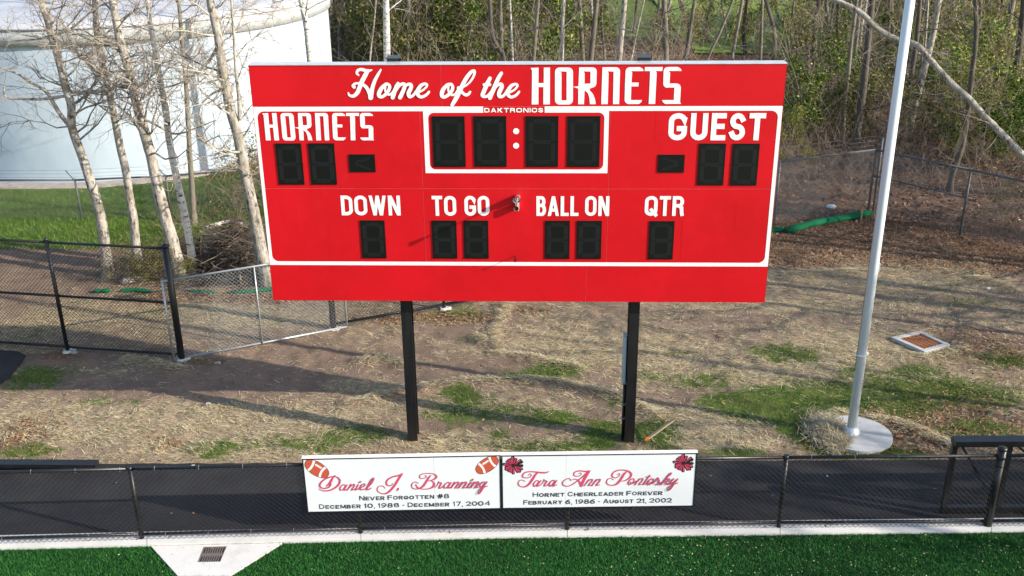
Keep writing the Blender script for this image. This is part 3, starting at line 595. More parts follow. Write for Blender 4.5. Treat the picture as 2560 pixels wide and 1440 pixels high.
# ---- twin trumpet horn and small bracket
hx = BU(1293.5, 499); X, _, Z = BF(0)(*hx)
hn = thing('horn', 'chrome twin-trumpet air horn sticking out from the middle of the scoreboard', 'horn', (X, 0, Z))
CHR = mat('chrome', (.8, .8, .8), .18, .9)
b = MB(); b.tube([(X, -.003, Z), (X, -.02, Z)], .04, 16); b.box((X+.03, -.06, Z-.08), (.05, .10, .10)); b.build('bracket', ALU, hn)
lz = PY(1290.5, 522, -.53); uz = PY(1293.5, 500, -.17)
for (x, z, L, nm) in ((uz[0], uz[2], .17, 0), (lz[0], lz[2], .53, 1)):
    n = 14; path = [(x, -.02-(L-.02)*t, z) for t in np.linspace(0, 1, n)]
    rad = [.044 if t < .6 else .030+.012*t for t in np.linspace(0, 1, n)] if nm == 0 else [.046 if t < .22 else .0095+.027*max(0, (t-.7)/.3)**2 for t in np.linspace(0, 1, n)]
    tr = MB().tube(path, rad, 18, cap=False).build('trumpet', CHR, hn)
    MB().poly([[(x+(.033 if nm else .036)*math.cos(a), z+(.033 if nm else .036)*math.sin(a)) for a in np.linspace(0, 2*math.pi, 16, endpoint=False)]], lambda u, v: (u, -L+.012, v)).build('throat_shade', VOID if nm else INK, tr)  # dark disc closes the mouth, its shade drawn as colour
    if nm == 0:
        b = MB()
        for a in np.linspace(0, math.pi, 4, endpoint=False): b.tube([(x-.036*math.cos(a), -L+.008, z-.036*math.sin(a)), (x+.036*math.cos(a), -L+.008, z+.036*math.sin(a))], .004, 5)
        b.build('trumpet_spider', CHR, tr)
b = MB(); u, v = BU(1294.5, 637); x, _, z = BF(0)(u, v); b.tube([(x, -.002, z), (x, -.16, z)], .006, 6); b.box((x, -.16, z), (.05, .012, .012)); b.tube([(x, -.002, z), (x, -.006, z-.10)], .003, 5); b.build('toggle_bracket', BLK, sb)
# electrical box and conduit on the back of the right post
eb = thing('electrical_box', 'grey electrical box strapped behind the right scoreboard post', 'electrical box', (1.74, .5, 0))
pa = PY(1557, 830, .45); pb = PY(1568, 945, .45)
b = MB(); b.box((1.72, .36, (pa[2]+pb[2])/2), (.05, .22, pa[2]-pb[2])); b.build('box_body', BOXG, eb, bevel=.006)
b = MB(); b.tube([(1.735, .30, pb[2]), (1.735, .30, -.02)], .022, 8); b.build('conduit', BLK, eb)
for py in (957, 1010, 1045): z = PY(1562, py, .3)[2]; MB().box((1.735, .30, z), (.06, .06, .03)).build('clamp', GALV, eb)

# ================================================================== CHAIN LINK
def mesh_panel(b, A, B, z0, z1, pitch=.078, r=.0021, off=0.0, n=4, ztop2=None):
    """woven diamond wire fabric between ground points A and B"""
    A = np.array(A[:2], float); B = np.array(B[:2], float); L = np.linalg.norm(B-A); d = (B-A)/L; nn = np.array([d[1], -d[0]]); H = z1-z0
    for fam in (1, -1):
        c = -H if fam == 1 else 0.0
        e = L if fam == 1 else L+H
        k = math.ceil(c/pitch)
        while k*pitch < e:
            s0 = k*pitch
            # line s = s0 + fam*z
            zs = [0, H]
            if fam == 1:
                za = max(0, -s0); zb = min(H, L-s0)
            else:
                za = max(0, s0-L); zb = min(H, s0)
            if zb-za > .01:
                P = [A+d*(s0+fam*za)+nn*(off+.0018*fam), A+d*(s0+fam*zb)+nn*(off+.0018*fam)]
                b.tube([(*P[0], z0+za), (*P[1], z0+zb)], r, n, cap=False)
            k += 1
    return b
# near fence ---------------------------------------------------------------
fence = thing('chain_link_fence', 'low black chain-link fence along the turf behind the white curb', 'fence', (0, -2.3, 0))
post_px = [(-160, 1365), (356, 1350), (902, 1336), (1418, 1327), (1946, 1321), (2467, 1317), (2990, 1311)]
FP = [G(*p)[:2] for p in post_px]; FH = 1.20
LBL = ['', 'second', '', '', '', '', '']
for i, p in enumerate(FP):
    big = i == 5; r = .060 if big else .033; b = MB(); h = FH+.10 if big else FH
    b.tube([(*p, 0), (*p, h)], r, 12); o = b.build('post', BLK, fence)
    b = MB(); 
    if big:
        b.tube([(*p, h), (*p, h+.03), (*p, h+.045)], [.068, .063, .01], 12); b.tube([(*p, h-.14), (*p, h-.09)], .068, 12); b.tube([(*p, h-.26), (*p, h-.24)], .065, 12)
    else: b.tube([(*p, h-.02), (*p, h+.035)], .038, 10)
    b.build('post_cap', BLK, o)
for i in range(len(FP)-1):
    a, c = FP[i], FP[i+1]; b = MB(); b.tube([(*a, FH), (*c, FH)], .025, 10); b.build('top_rail', BLK, fence)
    b = MB(); b.tube([(*a, .105), (*c, .105)], .024, 10); b.build('bottom_rail', BLK, fence)
    b = MB(); mesh_panel(b, a, c, .04, FH+.015, off=.042, r=.0026); o = b.build('wire_mesh', WIRE, fence)
    b = MB(); dd = c-a; L = np.linalg.norm(dd); dd = dd/L; nn = np.array([dd[1], -dd[0]])
    for s in np.arange(.35, L-.1, .61):
        for zz in (FH, .105): q = a+dd*s; b.tube([(*(q+nn*t1), zz+t2) for t1, t2 in ((.031, -.02), (.033, .012), (.0, .031), (-.031, .0), (.0, -.031), (.034, -.02))], .0022, 4)
    b.build('wire_ties', GALV, fence)
# memorial signs on the near fence ---------------------------------------------
def sign(name, label, quad, xa, xb):
    A, B = FP[2], FP[3]; d = B-A; d = d/np.linalg.norm(d)
    # vertical plane in front of the fence, through points below the ends of the sign
    def base(px):
        for i in range(len(post_px)-1):
            if post_px[i][0] <= px <= post_px[i+1][0]: t = (px-post_px[i][0])/(post_px[i+1][0]-post_px[i][0]); return FP[i]*(1-t)+FP[i+1]*t
    P0, P1 = base(xa), base(xb); d = (P1-P0)/np.linalg.norm(P1-P0); nn = np.array([d[1], -d[0]]); O = P0+nn*.075
    def unp(px, py):
        r = ray(px, py); N = np.array([nn[0], nn[1], 0]); t = ((np.array([O[0], O[1], 0])-CAM)@N)/(r@N); Q = CAM+r*t; return (Q[:2]-O)@d, Q[2]
    c = [unp(*q) for q in quad]; s0 = (c[0][0]+c[3][0])/2; s1 = (c[1][0]+c[2][0])/2; z1 = (c[0][1]+c[1][1])/2; z0 = (c[2][1]+c[3][1])/2
    H = homog(quad, [(s0, z1), (s1, z1), (s1, z0), (s0, z0)])
    PFn = lambda off: (lambda u, v: (*(O+d*u+nn*off), v))
    mc = O+d*(s0+s1)/2
    T = thing(name, label, 'sign', (mc[0], mc[1], 0), 'white memorial signs on the near fence')
    T['_'] = 0; del T['_']
    ax = (np.array([d[0], d[1], 0]), np.array([-nn[0], -nn[1], 0]), np.array([0, 0, 1.]))
    ctr = lambda u, v, off: np.array(PFn(off)(u, v))
    b = MB(); b.box(ctr((s0+s1)/2, (z0+z1)/2, -.028), (s1-s0-.004, .05, z1-z0-.004), ax); b.build('backing', BLK, T)
    f = .018
    for (u0, u1, v0, v1) in ((s0, s1, z1-f, z1), (s0, s1, z0, z0+f), (s0, s0+f, z0+f, z1-f), (s1-f, s1, z0+f, z1-f)):
        b = MB(); b.box(ctr((u0+u1)/2, (v0+v1)/2, .002), (u1-u0, .008, v1-v0), ax); b.build('frame', BLK, T)
    b = MB(); b.box(ctr((s0+s1)/2, z1+.008, -.024), (s1-s0+.006, .062, .014), ax); b.build('top_cap', WHITE, T)
    return T, H, PFn, (s0, s1, z0, z1, f), ctr, ax
SQ1 = [(754.5,1146), (1253,1138), (1253,1272.5), (768.5,1281.5)]; SQ2 = [(1254,1138), (1742.5,1132), (1736,1265.5), (1254,1272.5)]
def sign_panels(T, R, ctr, ax, su):
    s0, s1, z0, z1, f = R
    for u0, u1 in ((s0+f, su-.001), (su+.001, s1-f)):
        b = MB(); b.box(ctr((u0+u1)/2, (z0+z1)/2, -.0005), (u1-u0, .005, z1-z0-2*f), ax); b.build('panel', SIGNW, T)
def sline(T, H, PF, text, a, c, hpx, name, t=.0145, **kw):
    (u0, v0), (u1, v1) = H(*a), H(*c); b = MB(); hh = H((a[0]+c[0])/2, (a[1]+c[1])/2-hpx)[1]-H((a[0]+c[0])/2, (a[1]+c[1])/2)[1]
    textline(b, text, u0, v0, u1, v1, hh, t, PF, .0032, k=.5, small=.82, **kw); return b.build(name, INK, T)
S1, H1, PF1, R1, c1, ax1 = sign('memorial_sign', 'left white memorial sign with two footballs in its corners', SQ1, 757, 1253)
sign_panels(S1, R1, c1, ax1, H1(1087, 1200)[0])
S2, H2, PF2, R2, c2, ax2 = sign('memorial_sign', 'right white memorial sign with red and black pompoms in its corners', SQ2, 1254, 1742)
sign_panels(S2, R2, c2, ax2, H2(1415.5, 1200)[0])
mps = 1/176.
def sh(st, dx, dy): return [(p[0]+dx, p[1]+dy, p[2]) for p in st]
a1 = [(860,500,25),(810,480,25),(740,520,30),(700,600,35),(730,645,30),(800,610,25),(865,520,25)]
DAN = [[(570,205,15),(520,240,35),(460,340,60),(390,450,60),(300,525,25)], [(440,430,15),(430,490,40),(360,560,45),(240,590,35),(140,560,40),(110,490,50),(160,400,45),(280,310,40),(430,255,35),(560,245,30),(660,290,45),(700,380,50),(660,480,50),(560,570,45),(420,640,40),(280,660,35),(160,640,25),(90,600,12)],
 a1, [(910,485,28),(860,570,30),(830,640,28),(900,620,20),(960,570,15)], [(1020,470,35),(970,560,32),(915,640,32)], [(960,590,20),(1050,500,25),(1120,470,30),(1120,520,32),(1070,590,30),(1050,640,28),(1110,620,20),(1170,580,15)],
 [(1240,480,30),(1190,570,30),(1165,630,30),(1230,610,20),(1290,560,18)], [(1275,415,42),(1310,392,42)], [(1320,560,20),(1400,530,22),(1440,480,25),(1410,455,25),(1340,490,30),(1300,580,40),(1330,625,30),(1420,610,22),(1500,570,18)],
 [(1540,540,20),(1630,440,22),(1690,330,25),(1685,285,25),(1620,350,35),(1540,500,40),(1490,610,38),(1540,620,25),(1615,580,18)],
 [(2250,450,15),(2200,500,25),(2130,515,30),(2060,470,45),(2060,390,45),(2130,310,40),(2260,250,40),(2420,215,45),(2530,160,30)], [(2500,190,50),(2410,320,60),(2290,510,60),(2160,660,55),(2040,740,45),(1920,740,25),(1810,680,25),(1790,600,25),(1830,540,22),(1910,515,20),(1980,540,18),(2015,590,12)], [(2400,595,46),(2378,640,46)]]
nA = [(1480,415,35),(1430,500,35),(1380,580,35)]; nB = [(1430,520,20),(1520,430,25),(1600,415,32),(1580,480,35),(1530,540,32),(1510,580,30),(1580,570,18)]
BRA = [[(600,235,15),(650,225,20),(650,270,20),(600,300,18),(530,310,22),(470,280,30),(470,220,25),(560,170,22),(700,155,22),(840,165,25),(930,210,45),(950,270,50),(880,330,40),(780,365,25),(720,370,15)], [(780,365,20),(860,410,35),(885,480,60),(830,560,50),(720,605,30),(580,615,25),(480,600,25),(400,560,40),(350,480,25)],
 [(790,215,25),(730,280,50),(660,390,60),(560,530,55),(460,590,40),(360,610,25),(260,580,25),(230,500,25),(270,430,22),(350,405,18),(430,450,12)], [(910,570,15),(980,490,20),(1020,400,30)], [(1020,420,25),(1090,440,40),(1060,510,40),(1030,580,35),(1090,580,22),(1150,520,18)],
 [(1340,440,25),(1280,420,25),(1200,480,30),(1170,550,35),(1210,585,30),(1280,540,25),(1350,450,25)], [(1380,420,30),(1320,520,30),(1300,580,30),(1380,550,18),(1440,490,15)], nA, nB, sh(nA,225,-3), sh(nB,225,-3), [(1960,410,32),(1890,500,32),(1860,570,30),(1930,550,18)], [(1980,358,42),(2012,332,42)], sh(nA,575,-10), sh(nB,575,-10),
 [(2370,430,25),(2320,400,25),(2240,450,30),(2210,520,35),(2260,555,30),(2330,500,25),(2380,430,25)], [(2420,400,30),(2340,510,35),(2280,620,35),(2210,720,28),(2160,745,22),(2160,690,18),(2220,610,18),(2330,560,18),(2430,520,15)]]
a2 = [(740,440,25),(680,415,25),(600,470,32),(570,550,38),(610,585,30),(680,520,25),(740,440,25)]
mA = [(2190,390,32),(2120,480,32),(2060,565,32)]; mB_ = [(2120,490,20),(2210,400,25),(2290,385,32),(2270,450,32),(2210,510,30),(2190,560,28),(2270,540,18)]
TAR = [[(420,260,15),(470,225,20),(510,250,22),(470,310,22),(370,340,25),(270,320,35),(250,270,40),(320,190,35),(450,160,32),(620,165,35),(800,185,50),(930,185,40),(1025,155,15)], [(690,190,45),(620,260,60),(530,400,65),(440,520,60),(340,590,45),(230,600,25),(140,550,28),(130,470,28),(180,410,22),(260,405,18),(330,445,12)],
 a2, [(790,420,28),(720,510,32),(680,580,30),(770,550,20),(850,470,20),(885,385,25)], [(880,410,25),(960,440,40),(920,500,40),(890,575,32),(960,560,22),(1020,510,18)], sh(a2,465,-8), [(1250,415,28),(1190,510,32),(1145,575,30),(1200,562,20),(1260,535,15)],
 [(1890,215,15),(1940,195,20),(1970,220,20),(1930,270,20),(1840,295,22),(1760,270,28),(1750,210,30),(1820,150,30),(1950,135,32),(2080,150,35),(2220,135,30)], [(2170,160,90),(2100,290,80),(2020,440,75),(1960,570,80)], [(2120,200,40),(2000,310,35),(1870,410,30),(1720,520,28),(1580,580,25),(1460,560,28),(1420,490,30),(1470,410,25),(1570,360,22),(1640,370,18),(1665,420,14)],
 [(1705,395,15),(1780,375,20),(1850,395,25),(1900,430,40),(1935,500,45),(1960,560,60)], mA, mB_, sh(mA,225,-5), sh(mB_,225,-5)]
o1 = [(1110,370,28),(1040,370,28),(970,430,35),(945,500,40),(980,535,32),(1060,490,25),(1120,420,28),(1110,370,25)]; o2 = [(1020,460,25),(1030,500,25),(1090,500,18),(1180,430,18)]
PON = [[(630,250,15),(670,215,20),(700,240,22),(660,300,22),(570,340,25),(490,310,35),(470,250,40),(540,160,35),(680,115,32),(830,115,35),(970,160,50),(1030,240,60),(990,330,45),(890,400,30),(790,430,22),(720,435,12)], [(890,170,30),(820,230,60),(740,360,65),(640,490,60),(540,545,40),(430,555,25),(330,510,28),(320,430,28),(370,365,22),(450,355,18),(520,395,12)],
 o1, o2, sh(mA,-920,-25), sh(mB_,-920,-25), [(1570,260,30),(1480,390,35),(1390,520,30),(1450,510,20),(1520,450,15)], [(1460,308,15),(1610,305,15)], sh(o1,565,0), sh(o2,565,0), [(1640,500,15),(1740,420,20),(1805,335,28),(1835,410,40),(1840,490,42),(1790,535,25),(1730,510,18)],
 [(1860,520,20),(1960,440,20),(2090,310,20),(2190,220,22),(2180,190,22),(2110,260,32),(2010,400,38),(1900,530,38)], [(2000,430,20),(2080,370,30),(2140,370,35),(2100,430,25),(2010,450,18)], [(2060,450,30),(2050,520,32),(2120,500,18)], [(2260,360,30),(2190,440,32),(2140,520,28),(2210,500,22),(2290,440,22)], [(2380,365,30),(2290,480,35),(2210,610,35),(2130,690,25),(2085,690,20),(2110,620,18),(2190,560,18),(2300,510,16),(2385,480,14)]]
for st, og, T, H, PF in ((DAN[:10], (790,1170), S1, H1, PF1), (DAN[10:], (790,1170), S1, H1, PF1), (BRA, (1010,1170), S1, H1, PF1), (TAR[:7], (1285,1165), S2, H2, PF2), (TAR[7:], (1285,1165), S2, H2, PF2), (PON, (1490,1165), S2, H2, PF2)):
    script(st, og, 11.636, H, PF, 'name_lettering', CRIM, T, mps, .003, under=.0045, wmul=1.05)
sline(S1, H1, PF1, 'Never Forgotten #8', (899,1251), (1123.5,1245.5), 11.5, 'inscription')
sline(S1, H1, PF1, 'December 10, 1988 - December 17, 2004', (798.5,1272), (1225,1263.5), 11.5, 'date_line', space=.45)
sline(S2, H2, PF2, 'Hornet Cheerleader Forever', (1331.8,1242), (1657.4,1236.5), 11.5, 'inscription')
sline(S2, H2, PF2, 'February 6, 1986 - August 21, 2002', (1308,1261.5), (1680.4,1255.4), 11.5, 'date_line', space=.45)
# footballs
def football(T, H, PF, cx_, cy_, ang, L, W_):
    ca, sa = math.cos(ang), math.sin(ang)
    def sp_(x, y): return H(cx_+ca*x-sa*y, cy_+sa*x+ca*y)
    def lens(Lx, Wy, n=14):
        up = [(Lx*math.cos(t), Wy*math.sin(t)**.85 if math.sin(t) > 0 else 0) for t in np.linspace(0, math.pi, n)]; return up+[(x, -y) for x, y in up[::-1][1:-1]]
    b = MB(); b.poly([[sp_(*p) for p in lens(L+1.3, W_+1.3)]], PF(.0031)); o = b.build('football_picture', INK, T)
    b = MB(); b.poly([[sp_(*p) for p in lens(L, W_)]], PF(.0036)); b.build('football_skin', FOOT, o)
    b = MB(); wd = lambda x: W_*max(0, math.sin(math.acos(max(-1, min(1, x/L)))))**.85
    for s in (-1, 1):
        P = [(s*(L*.60+x2-.10*L*(1-(y/wd(L*.6))**2)), y) for x2 in (0,) for y in np.linspace(-wd(L*.62), wd(L*.62), 7)]
        Q = [(x-s*L*.17, y*1.13) for x, y in P]; b.poly([[sp_(*p) for p in P+Q[::-1]]], PF(.0041))
    for k in range(6): x = -L*.22+k*L*.09; b.poly([[sp_(*p) for p in ((x-.9, -W_*.62), (x+.9, -W_*.62), (x+.9, -W_*.30), (x-.9, -W_*.30))]], PF(.0043))
    b.poly([[sp_(*p) for p in ((-L*.3, -W_*.50), (L*.3, -W_*.50), (L*.3, -W_*.42), (-L*.3, -W_*.42))]], PF(.0045)); b.build('football_stripes', WHITE, o)
football(S1, H1, PF1, 792.3, 1171.3, math.radians(31), 33, 16.5)
football(S1, H1, PF1, 1218.5, 1162.8, math.radians(-32), 31, 16)
def pompom(T, H, PF, cx_, cy_, R_):
    rr_ = random.Random(5); b = MB(); k = 0; b2 = MB()
    for i in range(17):
        a = 2*math.pi*i/17+rr_.uniform(-.1, .1); L = R_*rr_.uniform(.82, 1.08); wd = R_*.17
        f = lambda x, y: H(cx_+math.cos(a)*x-math.sin(a)*y, cy_+(math.sin(a)*x+math.cos(a)*y)*.9)
        b.poly([[f(*p) for p in ((0, -wd*.4), (L*.9, -wd), (L, -wd*.6), (L*1.03, 0), (L, wd*.6), (L*.9, wd), (0, wd*.4))]], PF(.0031+.00004*k))
        if i not in (16, 0): 
            b2.poly([[f(*p) for p in ((R_*.18, -wd*.1), (L*.88, -wd*.62), (L*.93, 0), (L*.86, wd*.15), (R_*.25, wd*.1))]], PF(.0042+.00004*k))
        k += 1
    o = b.build('pompom_picture', DKR, T); b2.build('pompom_strands', CRIM, o)
pompom(S2, H2, PF2, 1283.5, 1163, 25); pompom(S2, H2, PF2, 1707.5, 1157.5, 25)

# ================================================================== right gate behind the near fence, left gate arm
gt = thing('cantilever_gate', 'black framed cantilever gate standing behind the near fence at the right edge', 'gate', (7, -1.7, 0))
gA = G(2351, 1282)[:2]; gd = np.array([1., .03]); gB = gA+gd*4.5; zt = 1.22
def bx(b, P, Q, w_, h_):
    P = np.array(P, float); Q = np.array(Q, float); d = Q-P; L = np.linalg.norm(d); d /= L; up = np.array([0, 0, 1.]) if abs(d[2]) < .9 else np.array([0, 1., 0]); s = np.cross(d, up); s /= np.linalg.norm(s); u = np.cross(s, d)
    b.box((P+Q)/2, (L, w_, h_), (d, s, u)); return b
for nm, P, Q, w_, h_ in (('top_beam', (*gA, zt), (*gB, zt), .17, .09), ('bottom_rail', (*gA, .07), (*gB, .07), .08, .10), ('upright', (*(gA+gd*.03), .12), (*(gA+gd*.03), zt-.05), .07, .07), ('upright', (*(gA+gd*.83), .12), (*(gA+gd*.83), zt-.05), .06, .06),
                         ('upright', (*(gA+gd*2.2), .12), (*(gA+gd*2.2), zt-.05), .06, .06), ('brace', (*(gA+gd*.12), zt-.05), (*(gA+gd*.78), .14), .03, .03), ('brace', (*(gA+gd*.9), zt-.05), (*(gA+gd*2.1), .14), .03, .03)):
    bx(MB(), P, Q, w_, h_).build(nm, BLK, gt)
MB_g = MB(); mesh_panel(MB_g, gA+gd*.05, gB, .1, zt-.05, off=-.045); MB_g.build('wire_mesh', WIRE, gt)
lg = thing('barrier_gate', 'black gate arm lying along the back edge of the asphalt at the far left', 'gate', (-7, -.7, 0))
pA = G(243, 1160, .12); pB = G(-260, 1157, .12)
bx(MB(), pA, pB, .16, .06).build('top_beam', BLK, lg); bx(MB(), pA+(-.02, .02, -.06), pB+(0, .02, -.06), .10, .05).build('bottom_rail', BLK, lg)

# ================================================================== flagpole
fp = thing('flagpole', 'tall silver aluminium flagpole rising from a round concrete base right of the scoreboard', 'flagpole', (5.59, .567, 0))
fx, fy = 5.593, .567
b = MB(); b.tube([(fx, fy, 0.02), (fx, fy, 4), (fx, fy, 11)], [.078, .074, .062], 24); b.build('pole', POLE, fp)
b = MB(); b.tube([(fx, fy, .03), (fx, fy, .06), (fx, fy, .11), (fx, fy, .15)], [.15, .145, .11, .085], 28); b.build('flash_collar', ALU, fp)
b = MB()
zc = PY(2152, 884, fy)[2]
for k in range(40):
    a = 2*math.pi*k/40; c = np.array([fx+.094*math.cos(a), fy+.094*math.sin(a), zc+.012*math.cos(a)]); b.tube([c-(0, 0, .008), c-(0, 0, .004), c+(0, 0, .004), c+(0, 0, .008)], [.003, .0085, .0085, .003], 6)
b.build('bead_ring', WHITE, fp)
b = MB(); b.tube([(fx-.085, fy-.02, z) for z in np.linspace(1.2, 10.8, 6)], .004, 5); b.build('halyard', GALVD, fp)
q = G(2196, 668); b = MB(); z = PY(2196, 668, fy)[2]; b.box((fx+.085, fy, z), (.02, .04, .14)); b.build('cleat', ALU, fp)
cc = G(2138, 1085)[:2]
b = MB(); P = [(cc[0]+.585*math.cos(a), cc[1]-.04+.585*math.sin(a)) for a in np.linspace(0, 2*math.pi, 48, endpoint=False)]
b.poly([P], lambda x, y: (x, y, .045))
for p, q in zip(P, P[1:]+P[:1]): b.face([(*p, .045), (*p, -.05), (*q, -.05), (*q, .045)])
tag(b.build('flagpole_footing', CONC2, org=(cc[0], cc[1], 0)), 'round pale concrete footing around the foot of the flagpole', 'footing')
# ---------- catch basin
cbq = [G(2300, 834)[:2], G(2374, 868)[:2], G(2310, 886)[:2], G(2228, 850)[:2]]; cm = sum(cbq)/4
cb = thing('catch_basin', 'square white concrete catch basin with a rusty orange grate in the grass', 'catch basin', (cm[0], cm[1], 0))
inn = [cm+(q-cm)*.76 for q in cbq]
b = MB(); b.poly([[tuple(p) for p in cbq], [tuple(p) for p in inn]], lambda x, y: (x, y, .065))
for p, q in zip(cbq, cbq[1:]+cbq[:1]): b.face([(*p, .065), (*p, -.1), (*q, -.1), (*q, .065)])
for p, q in zip(inn, inn[1:]+inn[:1]): b.face([(*p, .065), (*q, .065), (*q, -.1), (*p, -.1)])
b.build('concrete_rim', CONC2, cb); grate(cb, inn, RUST, 10, 5, .05, .04, .05, .42)

# ================================================================== tall black fence at left, leaning galvanised gate, back fences
def fence_run(root, pts, H, rails, m, pr=.038, rr_=.027, mr=.0022, pitch=.078, mesh=True, zb=0.03, skip_posts=(), z0=0.0, foot=False, cap=True):
    for i, p in enumerate(pts):
        if i in skip_posts: continue
        r = pr*(1.75 if i in big_posts else 1); o = MB().tube([(*p[:2], z0), (*p[:2], H+.04)], r, 10).build('post', m, root)
        if cap: MB().tube([(*p[:2], H+.03), (*p[:2], H+.075), (*p[:2], H+.095)], [r*1.2, r*1.15, r*.3], 10).build('post_cap', m, o)
        if foot: 
            P = [(p[0]+(.12+.03*math.sin(5*a))*math.cos(a)+.03, p[1]+(.10+.03*math.cos(3*a))*math.sin(a)) for a in np.linspace(0, 2*math.pi, 14, endpoint=False)]
            b = MB(); b.poly([P], lambda x, y: (x, y, .045)); 
            for a_, c_ in zip(P, P[1:]+P[:1]): b.face([(*a_, .045), (*a_, -.03), (*c_, -.03), (*c_, .045)])
            b.build('concrete_footing', CONC, root)
    for a, c in zip(pts, pts[1:]):
        for z in rails: MB().tube([(*a[:2], z), (*c[:2], z)], rr_, 8).build('rail', m, root)
        if mesh: b = MB(); mesh_panel(b, a, c, zb, H+.02, pitch, mr, off=.03); b.build('wire_mesh', WIRE if m is BLK else m, root)
big_posts = {3}
tf = thing('tall_chain_link_fence', 'tall black chain-link fence with three rails at the left, ending in a thick corner post', 'fence', (-8, 3.3, 0))
c0 = G(170, 880)[:2]; c1_ = G(455, 900)[:2]; dv = c0-c1_; dv /= np.linalg.norm(dv)
fence_run(tf, [c0+dv*5.6, c0+dv*2.8, c0, c1_], 2.33, (2.33, 1.22, .12), BLK, foot=True, mr=.0032)
big_posts = {0}
tf2 = thing('tall_chain_link_fence', 'tall black chain-link fence running back from a gate post behind the scoreboard', 'fence', (-3, 5, 0))
p0 = G(834, 823)[:2]; p1 = G(1110, 773)[:2]; fence_run(tf2, [p0, p1, p1+(p1-p0)*1.0, p1+(p1-p0)*2.1], 2.33, (2.33, .12), BLK, foot=True, mr=.0028)
gg = thing('chain_link_gate', 'loose galvanised chain-link gate panel leaning across the opening of the tall black fence', 'gate', (-5, 3.8, 0))
A = G(435, 905); B = G(868, 822); H_ = 1.70
for nm, P, Q in (('frame_top', (*A[:2], H_), (*B[:2], H_)), ('frame_bottom', (*A[:2], .05), (*B[:2], .05)), ('frame_side', (*A[:2], .03), (*A[:2], H_+.02)), ('frame_side', (*B[:2], .03), (*B[:2], H_+.02))):
    MB().tube([P, Q], .022, 8).build(nm, GALV, gg)
mm = G(657, 864)[:2]; MB().tube([(*mm, .05), (*mm, H_)], .017, 8).build('centre_bar', GALV, gg)
b = MB(); mesh_panel(b, A, B, .05, H_, .078, .0024); b.build('wire_mesh', GALV, gg)
big_posts = set()
bf = thing('galvanised_fence', 'weathered grey chain-link fence with a corner post before the wood on the right', 'fence', (9.3, 12.5, 0))
k0 = G(2170, 527)[:2]; k1 = G(1935, 562)[:2]; k2 = G(2400, 587)[:2]; k3 = k2+(k2-k0)*1.2
fence_run(bf, [k1+(k1-k0)*1.0, k1, k0, k2, k3], 1.72, (1.72,), GALVD, pr=.032, mr=.0038, pitch=.078, cap=False)
MB().tube([(*k0, 1.0), (*k2, 1.0)], .02, 8).build('mid_rail', GALVD, bf)
MB().tube([(*(k0+(.12, -.05)), 0), (*(k0+(.12, -.05)), 2.05)], .03, 8).build('post', GALVD, bf)
b = MB()
for z in (1.85, 1.97, 2.09): b.tube([(*(k1+(k1-k0)*1.0), z), (*k0, z)], .004, 4)
b.build('barbed_wire', GALVD, bf)
tk = thing('tank_fence', 'grey chain-link fence with barbed wire arms on the lawn before the tank', 'fence', (-12, 11.7, 0))
t0 = G(-60, 549)[:2]; t1 = G(205, 549)[:2]; t2 = G(428, 538)[:2]; t3 = G(620, 522)[:2]; t4 = G(860, 500)[:2]
fence_run(tk, [t0, t1, t2, t3, t4], 1.12, (1.12,), GALVD, pr=.028, mr=.0022, pitch=.078, cap=False)
for p in (t0, t1, t2, t3): MB().tube([(*p, 1.1), (p[0]-.16, p[1]-.1, 1.42)], .016, 6).build('barb_arm', GALVD, tk)
b = MB()
for k in (.33, .66, 1.): b.tube([(p[0]-.16*k, p[1]-.1*k, 1.1+.32*k) for p in (t0, t1, t2, t3, t4)], .003, 4)
b.build('barbed_wire', GALVD, tk)

# ================================================================== tank
tcx, tcy, TR = -14.75, 22.15, 7.35
tn = thing('water_tank', 'huge round pale blue water storage tank with a domed white roof behind the trees', 'tank', (tcx, tcy, 0))
eave = 4.15; N = 96
b = MB(); b.tube([(tcx, tcy, -.2), (tcx, tcy, 1.5), (tcx, tcy, 3), (tcx, tcy, eave)], TR, N, cap=False); b.build('wall', TANK, tn)
b = MB(); b.tube([(tcx, tcy, eave-.02), (tcx, tcy, eave+.45)], TR+.10, N, cap=True); b.build('ring_beam', TANKB, tn)
b = MB(); b.tube([(tcx, tcy, eave+.455), (tcx, tcy, eave+.53), (tcx, tcy, eave+.62), (tcx, tcy, eave+.75), (tcx, tcy, eave+.9), (tcx, tcy, eave+.97)], [TR+.15, TR+.12, TR*.9, TR*.7, TR*.4, .1], N, cap=True); b.build('roof', mat('tank_roof', (.5, .52, .55), .8, noise=(.8, (.42, .44, .48), .4, .7)), tn)
b = MB(); b.tube([(tcx, tcy, -.1), (tcx, tcy, .05)], TR+.45, N); tag(b.build('gravel_ring', ROCK), kind='structure')

# ================================================================== VEGETATION
def prisms(segs, name, m):
    """segs (N,8): p0 xyz, p1 xyz, r0, r1 -> thin three-sided sticks"""
    S = np.asarray(segs, float); P0, P1 = S[:, :3], S[:, 3:6]; t = P1-P0; t /= np.linalg.norm(t, axis=1, keepdims=True)+1e-9
    ref = np.where(np.abs(t[:, 2:3]) > .8, np.array([[1., 0, 0]]), np.array([[0, 0, 1.]])); a = np.cross(t, ref); a /= np.linalg.norm(a, axis=1, keepdims=True)+1e-9; b = np.cross(t, a); V = np.zeros((len(S), 6, 3))
    for k in range(3):
        an = 2*math.pi*k/3; o = math.cos(an)*a+math.sin(an)*b
        V[:, k] = P0+o*S[:, 6:7]; V[:, 3+k] = P1+o*S[:, 7:8]
    base = np.arange(len(S))[:, None]*6
    Fc = np.concatenate([base+np.array([[k, (k+1) % 3, 3+(k+1) % 3, 3+k]]) for k in range(3)], 0)
    return mesh_np(name, V.reshape(-1, 3), Fc, m)
def unit(v): return v/(np.linalg.norm(v)+1e-9)
